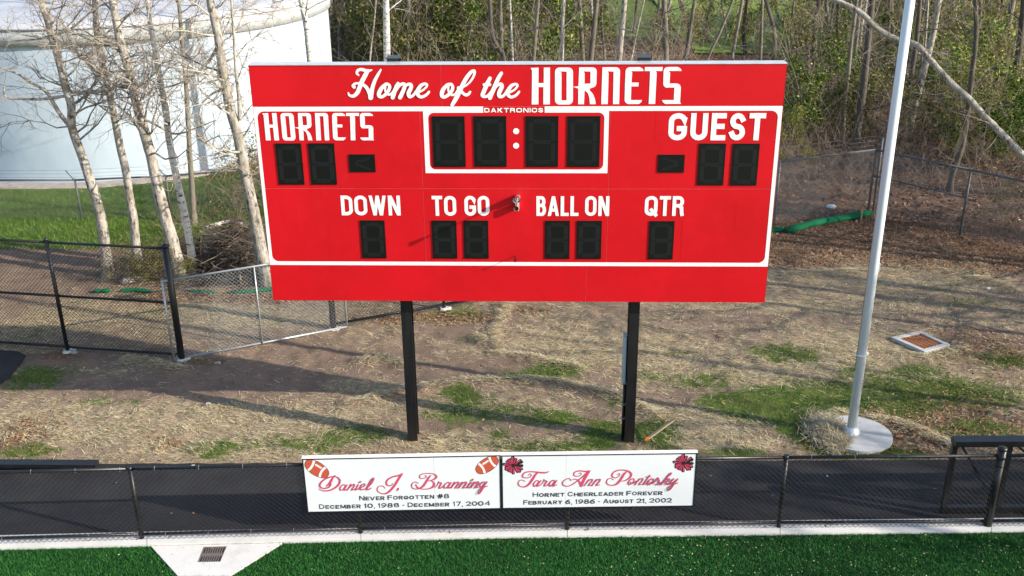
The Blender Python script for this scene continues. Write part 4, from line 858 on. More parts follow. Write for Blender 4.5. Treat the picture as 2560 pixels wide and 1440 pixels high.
def grow(segs, p, d, L, r, depth, R_, trop=.05, kids=(7, 5), wig=.2):
    n = 5 if depth > 0 else 3; q = p; dd = unit(d); pts = [p]
    for i in range(n):
        dd = unit(dd + np.array([R_.gauss(0, wig), R_.gauss(0, wig), R_.gauss(0, wig)+trop])); q2 = q + dd*L/n
        segs.append((*q, *q2, r*(1-.8*i/n), r*(1-.8*(i+1)/n))); q = q2; pts.append((q2, dd))
    if depth > 0:
        K = kids[0] if depth == 2 else kids[1]
        for k in range(K):
            i = R_.randint(1, n); q_, d_ = pts[i]; side = unit(np.array([R_.gauss(0, 1), R_.gauss(0, 1), R_.gauss(0, .7)])); nd = unit(d_*.75+side*.8)
            grow(segs, q_, nd, L*R_.uniform(.28, .55), max(r*.45, .0042), depth-1, R_, trop, kids, wig*1.15)
def tree(px_path, base, Y, r0, name, label, mt, mtw, seed, top=11.0, nb=16, blen=(1.2, 2.8), lo=.25, limbs=(), group=None, kids=(7, 6), lean=0.0, side=0, hi=1.0, rtop=None, parts=True):
    """trunk follows the sight lines in the upright plane of its own distance, goes on above the frame"""
    R_ = random.Random(seed); P = [PY(x, y, Y) for x, y in px_path]; P = [p for p in P if p[2] > .25]; bz = np.array([base[0], base[1], -.1]); P = sorted([tuple(p) for p in P], key=lambda p: p[2]); P = [np.array(p) for p in P]
    P = [bz]+P; t = unit(P[-1]-P[max(0, len(P)-3)]); t = unit(t+np.array([0, 0, .4]))
    while P[-1][2] < top: t = unit(t+np.array([R_.gauss(0, .07), R_.gauss(0, .07), .12])); P.append(P[-1]+t*.9)
    P = [p+np.array([0, lean*max(p[2], 0), 0]) for p in P]; C_ = catmull([(*p,) for p in P], 4); H = C_[-1][2]
    T = thing(name, label, 'tree', (base[0], base[1], 0), group); r0 = r0*(1.3 if group and 'pale' in group else 1.12)
    rt_ = rtop or r0*.28; rad = [r0*(1-.72*max(0, c[2])/H)*(1+R_.uniform(-.05, .05))+ (r0*.5*math.exp(-max(0, c[2])/.16)) for c in C_]
    tr = MB().tube(C_, rad, 12).build('trunk', mt, T)
    segs = []; heavy = []
    for k in range(nb):
        f = lo+(hi-lo)*((k+R_.random())/nb); i = min(len(C_)-2, int(f*(len(C_)-1))); p = C_[i]; a = R_.uniform(0, 2*math.pi) if not side else R_.uniform(-1.2, 1.2)+(0 if side > 0 else math.pi)
        L = R_.uniform(*blen)*(1-.35*f); d = np.array([math.cos(a), math.sin(a), R_.uniform(.1, .9)]); grow(segs, p, d, L, max(.011, r0*.26*(1-.5*f)), 2, R_, .06, kids)
    Tn = T
    org = ORG_[T.name]; S = np.array(segs); S[:, :3] -= org; S[:, 3:6] -= org
    big = S[:, 6] > .0085
    tag(link('branches', prisms(S[big], 'branches', mt if parts else mtw), T), kind='stuff'); tag(link('crown', prisms(S[~big], 'crown', mtw), T), kind='stuff')
    for lp in limbs:
        pts = [PY(x, y, Y+yy) for x, y, yy in [(q + (0,))[:3] if len(q) == 3 else (*q[:2], 0) for q in lp[1]]]; Q = catmull([(*p,) for p in pts], 5)
        rr0 = lp[0]; MB().tube(Q, [rr0*(1-.65*i/len(Q)) for i in range(len(Q))], 8).build('limb', mt, T)
        sg = []
        for i in range(3, len(Q), 2): grow(sg, Q[i], np.array([R_.gauss(0, 1), R_.gauss(0, 1), R_.uniform(-.4, 1)]), R_.uniform(.4, .9), .007, 1, R_, .03, kids)
        sg = np.array(sg); sg[:, :3] -= org; sg[:, 3:6] -= org; tag(link('twigs', prisms(sg, 'twigs', mtw), T), kind='stuff')
    return T
GL = 'pale trees at the left before the tank'
def gb(px, py): p = G(px, py); return p
b0 = gb(272, 692); tree([(267,650),(258,580),(244,511),(214,417),(205,389),(180,319),(178,264),(164,217),(144,139),(130,97),(118,45),(105,8)], b0, b0[1], .098, 'birch_tree', 'pale forked tree leaning left, furthest left of the trunks before the tank', BIRCH if 0 else TRUNKW, TWIG, 1, 9.5, 36, limbs=[(.055, [(180,322),(150,285),(132,255),(112,226),(75,205),(45,185),(-10,165)]), (.03, [(128,90),(180,70),(240,20),(285,2)]), (.028,[(125,92),(90,98),(40,102),(-20,108)])], group=GL, lo=.34)
b0 = gb(342, 655); tree([(335,560),(325,500),(315,430),(300,365),(285,290),(270,215),(258,170),(245,100),(238,20)], b0, b0[1], .085, 'birch_tree', 'slender pale tree, second from the left before the tank', TRUNKW, TWIG, 2, 9.8, 36, group=GL, lo=.34)
b0 = gb(452, 694); tree([(430,600),(412,540),(395,470),(380,400),(365,345),(350,290),(335,230),(318,160),(300,100),(283,10)], b0, b0[1], .115, 'birch_tree', 'thick pale tree leaning left behind the thick black corner post', TRUNKW, TWIG, 3, 9.5, 38, limbs=[(.05, [(318,218),(290,215),(250,228),(190,235),(115,247),(50,247),(14,242),(10,214)]), (.03, [(352,292),(400,318),(440,335),(490,320),(540,300)])], group=GL, lo=.32)
b0 = gb(487, 688); tree([(475,610),(460,530),(445,460),(430,390),(420,330),(415,280),(400,200),(392,150),(380,80),(370,10)], b0, b0[1], .075, 'birch_tree', 'white spotted slim tree just right of the thick pale leaning one', BIRCH, TWIG, 4, 9.3, 34, group=GL, lo=.32)
b0 = gb(484, 560); tree([(482,500),(475,390),(470,300),(465,210),(455,110),(447,10)], b0, b0[1], .062, 'slim_tree', 'thin brown straight tree standing behind the white spotted one', TRUNKG, TWIG, 5, 9.0, 30, group=GL, lo=.35)
b0 = gb(674, 712); tree([(655,640),(640,560),(625,490),(610,420),(595,340),(575,270),(558,180),(545,90),(525,0)], b0, b0[1], .118, 'birch_tree', 'thick pale tree rising at the left edge of the scoreboard', TRUNKW, TWIG, 6, 9.5, 38, limbs=[(.05, [(600,300),(597,240),(590,180),(585,100),(578,0)]), (.035, [(543,118),(520,155),(480,190),(430,215),(370,222)]), (.03,[(561,222),(530,235),(500,270),(505,320)])], group=GL, lo=.3)
b0 = np.array([-9.0, 15.0, 0]); tree([(783,220),(775,150),(765,60),(752,0)], (PY(800,330,15.0)[0], 15.0), 15.0, .10, 'birch_tree', 'white trunk at the right edge of the tank above the scoreboard corner', BIRCH, TWIG, 7, 9, 16, group=GL, lo=.3)
GW = 'bare trees of the wood behind the scoreboard'
WD = [([(968,150),(965,0)],24,.13,BIRCH,'white birch with black spots behind the left black post top','birch_tree'), ([(1020,150),(1022,0)],27,.075,TRUNKG,'grey forked tree just right of the spotted white birch','bare_tree'),
 ([(1260,150),(1250,128),(1230,85),(1224,0)],22,.085,TRUNKD,'dark tree with a crooked curved trunk above the script lettering','bare_tree'), ([(1254,150),(1250,0)],28,.09,TRUNKG,'smooth grey tree behind the crooked dark one','bare_tree'),
 ([(1282,150),(1275,0)],25,.04,BIRCH,'very thin white sapling right of the crooked trunk','sapling'), ([(1334,150),(1346,0)],24,.075,TRUNKG,'straight brownish tree above the clock digits','bare_tree'),
 ([(1404,150),(1409,0)],25,.085,TRUNKW,'pinkish straight tree above the large word HORNETS','bare_tree'), ([(1458,150),(1448,0)],31,.09,TRUNKG,'brown tree half hidden between two paler trunks','bare_tree'),
 ([(1477,150),(1492,0)],27,.11,TRUNKG,'rough grey tree leaning slightly right in the middle of the wood','bare_tree'), ([(1548,150),(1562,0)],26,.11,TRUNKW,'pale straight tree left of the right black post top','bare_tree'),
 ([(1578,150),(1600,45),(1610,0)],24,.04,TRUNKW,'thin pale leaning sapling left of the right black post top','sapling'), ([(1665,150),(1660,0)],27,.12,TRUNKG,'mossy grey thick tree right of the right black post top','bare_tree'),
 ([(1714,150),(1737,0)],29,.085,TRUNKG,'greenish grey tree leaning right above the board top','bare_tree'), ([(1768,150),(1800,80),(1832,0)],31,.06,TRUNKG,'slanting thin tree before the sunlit lawn','bare_tree'),
 ([(1829,150),(1856,0)],27,.075,TRUNKG,'forked grey tree left of the bright lawn gap','bare_tree'), ([(1901,150),(1906,0)],30,.065,TRUNKG,'thin tree behind the top right corner of the scoreboard','bare_tree'),
 ([(2055,150),(2072,100),(2085,0)],30,.06,TRUNKD,'dark thin leaning tree right of the scoreboard corner','bare_tree'), ([(2098,200),(2092,120),(2096,0)],27,.062,TRUNKD,'thin dark tree under the pale leaning trunk','bare_tree'),
 ([(2124,200),(2140,110),(2152,0)],25,.068,TRUNKG,'tree with a sunlit right edge left of the flagpole','bare_tree'), ([(2140,370),(2144,320),(2158,222),(2172,83),(2180,0)],19.0,.12,TRUNKD,'stout dark tree left of the flagpole above the fence corner','bare_tree'),
 ([(2105,380),(2109,305),(2112,250)],19.5,.07,TRUNKG,'broken grey tree standing left of the stout dark one','bare_tree'), ([(2258,350),(2270,240),(2290,110),(2300,0)],20,.085,TRUNKD,'dark tree right behind the flagpole','bare_tree'),
 ([(2266,345),(2290,250),(2312,167),(2333,83),(2347,0)],20.5,.12,TRUNKW,'sunlit rough tree just right of the flagpole','bare_tree'), ([(2262,310),(2297,200),(2311,125),(2320,0)],23,.055,TRUNKW,'thin pale stem between the two trees right of the flagpole','sapling'),
 ([(2505,160),(2516,100),(2532,0)],25,.12,TRUNKG,'grey tree near the top right corner of the picture','bare_tree'), ([(2538,190),(2550,110),(2560,0)],21,.12,TRUNKD,'darkest thick tree at the right edge of the picture','bare_tree'),
 ([(2380,440),(2404,370),(2418,290),(2428,200),(2440,90)],14.2,.075,TRUNKD,'shaded slanting trunk behind the grey fence on the right','bare_tree'), ([(925,150),(935,60),(940,0)],25,.035,TRUNKW,'thin pale sapling left of the spotted birch','sapling'),
 ([(1090,150),(1105,60),(1104,0)],28,.035,TRUNKG,'thin grey sapling in the olive thicket','sapling'), ([(1512,150),(1505,70),(1502,0)],33,.07,TRUNKG,'distant brown tree between the middle trunks','bare_tree'),
 ([(1376,150),(1388,70),(1395,0)],33,.06,TRUNKG,'distant thin tree behind the pinkish one','bare_tree'), ([(1630,150),(1640,70),(1648,0)],34,.07,TRUNKG,'distant grey tree behind the mossy one','bare_tree'), ([(2210,200),(2220,100),(2225,0)],28,.07,TRUNKG,'grey tree seen left of the flagpole top','bare_tree'),
 ([(2440,180),(2448,80),(2452,0)],30,.07,TRUNKG,'grey tree halfway to the top right corner','bare_tree'), ([(1960,190),(1975,90),(1985,0)],29,.05,TRUNKD,'thin dark stem beside the right end of the scoreboard','sapling')]
for i, (pp_, Y, r0, mt, lab, nm) in enumerate(WD):
    lo_ = PY(*pp_[0], Y); d_ = PY(*pp_[-1], Y)-lo_; bx_ = lo_[0]-d_[0]/max(.3, d_[2])*lo_[2]*.6
    sp_ = nm == 'sapling'
    tree(pp_, (bx_, Y), Y, r0, nm, lab, mt, TWIGD if mt is TRUNKD else TWIG, 50+i, 8.5 if sp_ else 11.5, 8 if sp_ else 15, (.8, 1.8) if sp_ else (1.6, 3.4), .12 if 'broken' not in lab else .3, group=GW, kids=(5, 4))
for i in range(34):
    R_ = random.Random(900+i); px = 800+i*53+R_.uniform(-22, 22); Y = R_.uniform(29, 46)
    x0, x1 = PY(px, 160, Y)[0], PY(px+R_.uniform(-22, 22), 0, Y)[0]
    tree([(px, 160), (px+R_.uniform(-10, 10), 80), (px+R_.uniform(-20, 20), 0)], (x0, Y), Y, R_.uniform(.05, .12), 'bare_tree', ['slim grey tree deep in the wood behind the nearer trunks', 'pale slim tree deep in the wood behind the nearer trunks', 'dark slim tree deep in the wood behind the nearer trunks'][i % 3], [TRUNKG, TRUNKW, TRUNKD][i % 3], TWIG if i % 2 else TWIGD, 950+i, 11, 13, (1.5, 3.2), .1, group='deep trees of the wood', kids=(5, 4))
# leaning pale trunk across the right top
lt = thing('leaning_tree', 'long pale leaning trunk crossing diagonally behind the flagpole at the upper right', 'tree', tuple(G(2760, 640)))
LP = [(2790,650,8.0),(2700,540,8.4),(2620,455,8.8),(2560,392,9.0),(2500,330,9.2),(2460,290,9.3),(2420,245,9.4),(2380,210,9.5),(2330,155,9.6),(2290,112,9.7),(2240,98,9.9),(2190,70,10),(2150,30,10.1),(2080,-5,10.3),(2010,-50,10.5)]
C_ = catmull([tuple(PY(*p)) for p in LP], 5); R_ = random.Random(3)
MB().tube(C_, [.088*(1-.35*i/len(C_))*(1+R_.uniform(-.06, .06)) for i in range(len(C_))], 10).build('trunk', TRUNKW, lt)
sg = []
for i in range(8, len(C_), 2): grow(sg, C_[i], np.array([R_.gauss(0, .8), R_.gauss(0, .8), R_.uniform(-1, .5)]), R_.uniform(.6, 1.5), .012, 2 if i % 3 == 0 else 1, R_, -.02, (4, 4))
sg = np.array(sg); o_ = ORG_[lt.name]; sg[:, :3] -= o_; sg[:, 3:6] -= o_; tag(link('crown', prisms(sg, 'crown', TWIG), lt), kind='stuff')
vn = []; p = PY(2428, 262, 9.3)
for k in range(14): q = p+np.array([R_.gauss(0, .05)-.25, R_.gauss(0, .05), -1.0-R_.random()*.5]); m_ = (p+q)/2+np.array([R_.gauss(0, .05)+.05, 0, 0]); vn += [(*p, *m_, .005, .004), (*m_, *q, .004, .002)]
vn = np.array(vn); vn[:, :3] -= o_; vn[:, 3:6] -= o_; tag(link('hanging_vine', prisms(vn, 'hanging_vine', WOOD), lt), kind='stuff')
# trees standing outside the picture on the sun side; their shade falls across the grass
for i, (x, y, h, r0, nb) in enumerate([(19, 3.0, 12, .16, 26), (24, 1.2, 13, .17, 26), (17.5, 6.5, 12, .15, 26), (23, 6.5, 13, .16, 24), (28, 4.5, 14, .2, 26), (22.5, -7.5, 10, .14, 18), (31, -9.5, 12, .16, 20), (16.5, 9.5, 11, .14, 22), (21, 11, 12, .15, 22), (27, 9, 13, .2, 24), (17.3, -3.0, 7.4, .10, 9), (14.6, -.4, 6.4, .09, 8), (18.6, -5.0, 7.8, .11, 9), (15.8, 2.8, 7.6, .1, 10)]):
    R_ = random.Random(300+i); T = thing('bare_tree', 'bare tree standing to the right of the picture on the far grass', 'tree', (x, y, 0), 'trees right of the picture')
    P = [np.array([x, y, -.1])]; t = np.array([0, 0, 1.])
    while P[-1][2] < h: t = unit(t+np.array([R_.gauss(0, .05), R_.gauss(0, .05), .2])); P.append(P[-1]+t)
    C_ = catmull([tuple(p) for p in P], 3); MB().tube(C_, [r0*(1-.75*j/len(C_)) for j in range(len(C_))], 10).build('trunk', TRUNKG, T)
    sg = []
    for k in range(nb): f = .15+.8*(k+R_.random())/nb; p = C_[int(f*(len(C_)-1))]; a = R_.uniform(0, 6.28); grow(sg, p, np.array([math.cos(a), math.sin(a), R_.uniform(.2, .9)]), R_.uniform(2, 4)*(1.1-.5*f), .04, 2, R_, .05, (8, 6))
    sg = np.array(sg); sg[:, :3] -= (x, y, 0); sg[:, 3:6] -= (x, y, 0); tag(link('crown', prisms(sg, 'crown', TWIGD), T), kind='stuff')
# ---- leaf cloud meshes for shrubs
def leaves_mesh(name, cen, size, cols, m, flat=0.0, jit=.5):
    n = len(cen); a = rng.normal(size=(n, 3)); a[:, 2] *= (1-flat); a /= np.linalg.norm(a, axis=1, keepdims=True)+1e-9; c = rng.normal(size=(n, 3)); c[:, 2] *= (1-flat)
    c -= a*(c*a).sum(1, keepdims=True); c /= np.linalg.norm(c, axis=1, keepdims=True)+1e-9; s = size*(1+jit*rng.uniform(-1, 1, n))[:, None]
    nrm = np.cross(a, c); cup = nrm*s*.22*rng.uniform(-1, 1, n)[:, None]
    V = np.stack([cen-a*s, cen-c*s*.55+cup, cen+a*s, cen+c*s*.55+cup], 1).reshape(-1, 3); Fq = np.arange(4*n).reshape(n, 4)
    cols = np.array(cols); k = rng.integers(0, len(cols), n); col = cols[k]*(1+.3*rng.uniform(-1, 1, n))[:, None]
    return mesh_np(name, V, Fq, m, np.repeat(col, 4, 0))
def clumps(n, R_, H_, k=16, seed=0):
    r = np.random.default_rng(seed); cc = np.stack([r.uniform(-1, 1, k)*R_, r.uniform(-1, 1, k)*R_, r.uniform(.1, 1, k)*H_], 1); cc[:, :2] *= (1-.45*(cc[:, 2:3]/H_)**2)
    i = r.integers(0, k, n); return cc[i]+r.normal(size=(n, 3))*np.array([.36, .36, .34])*R_*.75*r.uniform(.3, 1, k)[i][:, None]
GRN = [(.05, .11, .012), (.11, .19, .02), (.22, .30, .03), (.025, .06, .01), (.34, .38, .05), (.03, .07, .012)]; YLW = [(.34, .30, .04), (.25, .25, .04), (.14, .19, .03), (.40, .32, .05)]; OLV = [(.15, .17, .04), (.07, .10, .025), (.24, .24, .06), (.22, .17, .07), (.035, .06, .018)]; BRN = [(.20, .11, .05), (.26, .16, .08), (.14, .08, .04)]  # darkest and palest tints put shade and sun specks into the foliage
def stems(n, R_, H_, seed, kids=(5, 4), r=.012):
    rr_ = random.Random(seed); sg = []
    for k in range(n): grow(sg, np.array([rr_.gauss(0, R_*.25), rr_.gauss(0, R_*.25), 0]), np.array([rr_.gauss(0, .45), rr_.gauss(0, .45), 1]), H_*rr_.uniform(.6, 1.15), r, 2, rr_, .02, kids, .16)
    return prisms(sg, 'stems', TWIGD)
SHM = {}
for nm, cols, n, k in (('green', GRN, 5200, 22), ('yellow', YLW+GRN[:2], 3800, 16), ('olive', OLV, 3600, 24), ('sparse', OLV+BRN, 1500, 20)):
    for v in range(2):
        c_ = clumps(n, 1.0, 2.2, k, seed=len(SHM)+70); c_[:, 2] = np.abs(c_[:, 2])+.05; SHM[(nm, v)] = (leaves_mesh('foliage', c_, .034, cols, TINTL), stems(12, 1.0, 2.3, 90+len(SHM)))
def shrub(px, py, kind, v, s, sz=1.0, Y=None, label='', group=None, cat='shrub', name='shrub'):
    p = G(px, py) if Y is None else PY(px, py, Y); x, y = p[0], p[1]
    T = thing(name, label, cat, (x, y, float(gz(x, y))-.02), group)
    f, st = SHM[(kind, v)]; T.rotation_euler = (0, 0, random.uniform(0, 6.28)); T.scale = (s, s, s*sz); tag(link('foliage', f, T), kind='stuff'); tag(link('stems', st, T), kind='stuff'); return T
SL = [(1962,402,'yellow',0,.75,'small yellow-green bush against the right edge of the scoreboard'), (1985,345,'green',0,1.2,'green bush right beside the scoreboard, above the yellow one'), (2060,330,'green',1,1.25,'large leafy bush between the scoreboard and the stout dark tree'),
 (2118,352,'olive',0,1.0,'olive bush at the foot of the stout dark tree'), (2215,360,'olive',1,1.1,'olive bush behind the fence corner left of the flagpole'), (2310,330,'green',0,1.0,'bush right of the flagpole under the pale leaning trunk'),
 (2385,340,'green',1,1.35,'tall green bush right of the hanging vine'), (2450,370,'yellow',1,1.25,'yellow-green bush behind the grey fence on the right'), (2520,395,'green',0,1.35,'large green bush near the right edge of the picture'), (2590,430,'green',1,1.4,'green bush cut by the right edge of the picture'),
 (2545,300,'yellow',0,1.5,'yellowish bush high at the right edge of the picture'), (2475,280,'green',1,1.5,'dark green bush high on the right'), (2030,250,'olive',1,1.4,'olive thicket bush high right of the scoreboard'), (2150,250,'olive',0,1.5,'olive bush further back left of the flagpole'),
 (2260,240,'green',0,1.3,'leafy bush further back behind the flagpole'), (2350,240,'olive',1,1.5,'olive bush further back right of the flagpole'), (2420,190,'sparse',0,1.7,'thin brown bush below the top right trees'), (660,500,'sparse',1,.9,'thin dark shrub at the left edge of the scoreboard'), (600,520,'sparse',0,.8,'thin shrub with few leaves on the lawn left of the scoreboard'),
 (300,700,'sparse',1,.42,'low brown brush at the foot of the two leftmost pale trees'), (365,712,'olive',0,.38,'low olive brush behind the thick black corner post'), (415,705,'sparse',0,.42,'low brown brush left of the thick leaning tree'), (470,700,'olive',1,.25,'small green tuft at the foot of the white spotted tree'),
 (2500,560,'sparse',0,.5,'small brown shrub behind the grey fence at the far right')]
for px, py, kd, v, s, lab in SL: shrub(px, py, kd, v, s, label=lab)
R_ = random.Random(8)
for i in range(70):
    px = R_.uniform(790, 1500) if i >= 40 else R_.uniform(790, 2600); Y = R_.uniform(28, 46); kd = R_.choice(['olive', 'olive', 'green', 'green'] if px < 1500 else (['sparse', 'sparse', 'olive'] if px < 1700 else ['sparse', 'yellow', 'green', 'olive']))
    if 1690 < px < 1990 and Y > 26: continue
    p = PY(px, 150, Y); T = thing('shrub', {'olive': 'olive-brown', 'sparse': 'nearly leafless brown', 'green': 'leafy green', 'yellow': 'yellow-green'}[kd]+' bush in the undergrowth of the wood behind the scoreboard', 'shrub', (p[0], Y, float(gz(p[0], Y))-.02), 'undergrowth bushes of the wood')
    f, st = SHM[(kd, i % 2)]; s = R_.uniform(1.3, 2.1); T.scale = (s, s, s*R_.uniform(.9, 1.3)); T.rotation_euler = (0, 0, R_.uniform(0, 6.28)); tag(link('foliage', f, T), kind='stuff'); tag(link('stems', st, T), kind='stuff')
# yellow autumn bush and dark house edge beyond
c_ = clumps(5000, 1.6, 3, 18, seed=5); fy_ = leaves_mesh('foliage', c_, .09, [(.62, .42, .02), (.5, .36, .03), (.7, .5, .05)], TINTL)
p = G(2425, 12); T = thing('shrub', 'bright golden yellow bush beyond the wood at the top right', 'shrub', (p[0], p[1], 0)); link('foliage', fy_, T); link('stems', SHM[('sparse', 0)][1], T)
for q_, sc_ in ((1745, 1.2), (1830, 1.0), (1960, 1.3)):
    p = G(q_, 75); T = thing('shrub', 'yellow-green bush at the near edge of the sunlit lawn behind the scoreboard', 'shrub', (p[0], p[1]-6, 0), 'lawn edge bushes'); T.scale = (sc_*1.3, sc_*1.3, sc_*1.3); link('foliage', SHM[('yellow', 1)][0], T); link('stems', SHM[('yellow', 1)][1], T)
p = G(1893, 90); T = thing('shrub', 'yellow-green small tree on the sunlit lawn beyond the wood', 'shrub', (p[0], p[1], 0)); T.scale = (.9, .9, 1.5); link('foliage', SHM[('yellow', 0)][0], T); link('stems', SHM[('yellow', 0)][1], T)
b = MB(); b.poly([[(-60, 57.5), (60, 57.5), (60, 63), (-60, 63)]], lambda x, y: (x, y, .5)); tag(b.build('road', ASPH), kind='structure')
gx = np.linspace(7.6, 34, 60); gy = np.linspace(36, 57.3, 50); A1, A2 = np.meshgrid(gx, gy); I2 = np.arange(3000).reshape(50, 60)
me = mesh_np('lawn', np.stack([A1.ravel(), A2.ravel(), gz(A1, A2).ravel()+.06], 1), np.stack([I2[:-1, :-1], I2[:-1, 1:], I2[1:, 1:], I2[1:, :-1]], -1).reshape(-1, 4), mat('sunlit_lawn', (.13, .22, .02), .8, noise=[(.5, (.20, .27, .03), .4, .6), (3, (.08, .14, .02), .5, .7)], bump=(30, .6)), smooth=True); tag(link('lawn', me), kind='structure')  # sheet over the ground with sunlight put into its brighter grass colour
# ---- bare twig thickets between the trunks (uncountable)
def thicket(name, n, X0, X1, Y0, Y1, h, seed, m, r=.007, gap=False):
    rr_ = random.Random(seed); sg = []
    for k in range(n):
        x, y = rr_.uniform(X0, X1), rr_.uniform(Y0, Y1)
        if gap and .165 < (x-CAM[0])/(y-CAM[1])+.036 < .28 and y > 22 and rr_.random() < .8: continue
        a = rr_.uniform(0, 6.28); grow(sg, np.array([x, y, float(gz(x, y))]), np.array([math.cos(a)*.8, math.sin(a)*.8, rr_.uniform(.5, 1.4)]), rr_.uniform(.5, 1)*h, r, 1, rr_, -.01, (5, 4), .28)
    return tag(link(name, prisms(sg, name, m)), kind='stuff')
tag(thicket('undergrowth', 900, -7, 20, 20, 38, 4.2, 1, TWIG, .012, True), 'pale bare twigs tangled between the trunks of the wood', 'undergrowth')
tag(thicket('undergrowth', 900, 5.5, 17, 13.5, 24, 2.2, 2, TWIGD, .008), 'brown bare saplings and brambles behind the grey fence on the right', 'undergrowth')
tag(thicket('undergrowth', 260, -9.6, -5.6, 7.4, 12.5, 1.1, 4, TWIGD, .006), 'brown brambles around the feet of the pale trees at the left', 'undergrowth')
# brush pile
rr_ = random.Random(12); sg = []; pc = G(585, 665)
for k in range(1500):
    x = rr_.gauss(0, .85); y = rr_.gauss(0, .6); z = max(.03, (.85+.3*math.sin(3*x+1))*math.exp(-(x*x+y*y)/1.8)*rr_.random()); a = rr_.gauss(0, .9)+(math.pi if rr_.random() < .5 else 0); L = rr_.uniform(.4, 1.5); d = unit(np.array([math.cos(a), math.sin(a)*.7, rr_.gauss(0, .38)])); p = np.array([pc[0]+x, pc[1]+y, z])-d*L/2
    for j in range(3): d = unit(d+np.array([rr_.gauss(0, .12), rr_.gauss(0, .12), rr_.gauss(0, .1)])); q = p+d*L/3; r = rr_.choice([.005, .007, .012]); sg.append((*p, *q, r, r*.8)); p = q
S = np.array(sg); S[:, 2] = np.maximum(S[:, 2], .02); S[:, 5] = np.maximum(S[:, 5], .02)
tag(link('brush_pile', prisms(S, 'brush_pile', mat('shade_dark_sticks', (.085, .065, .05), .9, noise=(1.5, (.27, .22, .17), .50, .7)))), 'heap of cut branches between the white spotted tree and the scoreboard', 'brush pile', kind='stuff')  # stick colour darkened to carry the shade of the heap
lp = [tuple(G(520, 622)+(0, 0, .55)), tuple(G(548, 618)+(0, 0, .6)), tuple(G(580, 612)+(0, 0, .62)), tuple(G(612, 616)+(0, 0, .6))]
lo_ = MB().tube(catmull(lp, 4), [.05, .055, .06, .06, .06, .055, .055, .05, .05, .05, .05, .048, .04], 9).build('log', TRUNKW, org=lp[0]); tag(lo_, 'short pale log lying on top of the brush pile', 'log')
# ---- green socks
def sock(pts, r, label, seed):
    rr_ = random.Random(seed); P = [G(*p) for p in pts]; C_ = catmull([(p[0], p[1], float(gz(p[0], p[1]))+r*.72) for p in P], 6)
    ph = rr_.uniform(0, 6); rd = [r*(.35 if i in (0, len(C_)-1) else .8 if i in (1, len(C_)-2) else 1)*(1+.07*math.sin(i*.7+ph)+.03*math.sin(i*2.1)) for i in range(len(C_))]
    C_ = [(c[0], c[1], float(gz(c[0], c[1]))+r*.68) for c in C_]; b = MB().tube(C_, rd, 14); rr2 = random.Random(seed+9); b.v = [(x+rr2.uniform(-.012, .012), y+rr2.uniform(-.012, .012), max(.0, float(gz(x, y)))+ (z-float(gz(x, y)))*.68+rr2.uniform(-.008, .008)) for x, y, z in b.v]
    tag(b.build('erosion_sock', SOCK, org=C_[0]), label, 'erosion sock')
sock([(1965,583),(2020,567),(2080,555),(2130,546),(2182,535)], .13, 'long fat green erosion sock below the fence corner, left of the flagpole', 1)
sock([(1915,580),(1940,578),(1962,577)], .10, 'short green erosion sock touching the right edge of the scoreboard', 2)
sock([(236,731),(255,729),(276,730)], .06, 'shortest green erosion sock, leftmost of those behind the black fence', 3); sock([(300,730),(335,728),(378,732)], .06, 'green erosion sock left of the thick black corner post', 4)
sock([(466,728),(500,731),(542,733)], .045, 'thin green erosion sock seen through the leaning gate panel', 5); sock([(572,733),(630,731),(690,724),(730,720)], .06, 'green erosion sock at the foot of the thick tree beside the scoreboard', 6)
st = G(2150, 548); MB().box((st[0], st[1]-.1, .12), (.04, .03, .35)).build('wooden_stake', WOOD, org=(st[0], st[1], 0)); tag(bpy.data.objects['wooden_stake'], 'short wooden stake through the long green erosion sock', 'stake')
st = G(603, 712); o = MB().box((st[0], st[1], .16), (.03, .03, .34)).build('wooden_stake', WOOD, org=(st[0], st[1], 0)); tag(o, 'small pale stake behind the leaning gate panel', 'stake')
# fallen survey stake with orange tape
sk_ = thing('survey_stake', 'fallen wooden survey stake with orange tape beside the right scoreboard post', 'stake', tuple(G(1640, 1078)))
A = G(1618, 1104)+(0, 0, .05); B = PY(1686, 1048, G(1618, 1104)[1]+.25); bx(MB(), A, B, .045, .022).build('stake_shaft', WOOD, sk_)
b = MB(); b.box(A+(.0, -.01, .015), (.06, .04, .04)); b.box(A+(-.035, -.03, .0), (.04, .01, .03)); b.build('tape', ORG, sk_, bevel=.01)
# stones, bag, plates of debris
def stone(px, py, r, seed, m=ROCK, name='stone', label='', cat='stone'):
    p = G(px, py); rr_ = random.Random(seed); b = MB(); n1, n2 = 7, 10; V = []
    for i in range(n1+1):
        for j in range(n2):
            th = math.pi*i/n1; ph = 2*math.pi*j/n2; k = r*(1+.22*math.sin(3*ph+seed)*math.sin(th)+rr_.uniform(-.12, .12)*math.sin(th)); V.append((p[0]+k*1.3*math.sin(th)*math.cos(ph), p[1]+k*math.sin(th)*math.sin(ph), r*.3+k*.65*math.cos(th)))
    b.v = V
    for i in range(n1):
        for j in range(n2): b.f.append((i*n2+j, (i+1)*n2+j, (i+1)*n2+(j+1) % n2, i*n2+(j+1) % n2)); b.sm.append(False)
    tag(b.build(name, m, org=(p[0], p[1], 0)), label, cat)
stone(318, 706, .13, 1, label='larger pale stone behind the tall black fence'); stone(342, 700, .10, 2, label='smaller pale stone right of the larger one behind the tall black fence'); stone(337, 652, .14, 3, label='pale stump-like stone between the leftmost tree trunks')
stone(545, 910, .05, 4, label='small pinkish stone on bare soil right of the gate panel foot'); stone(185, 884, .06, 5, label='small white stone at the foot of the left black fence post'); stone(2078, 520, .11, 6, BAG, 'plastic_bag', 'crumpled white plastic bag behind the grey fence on the right', 'bag')
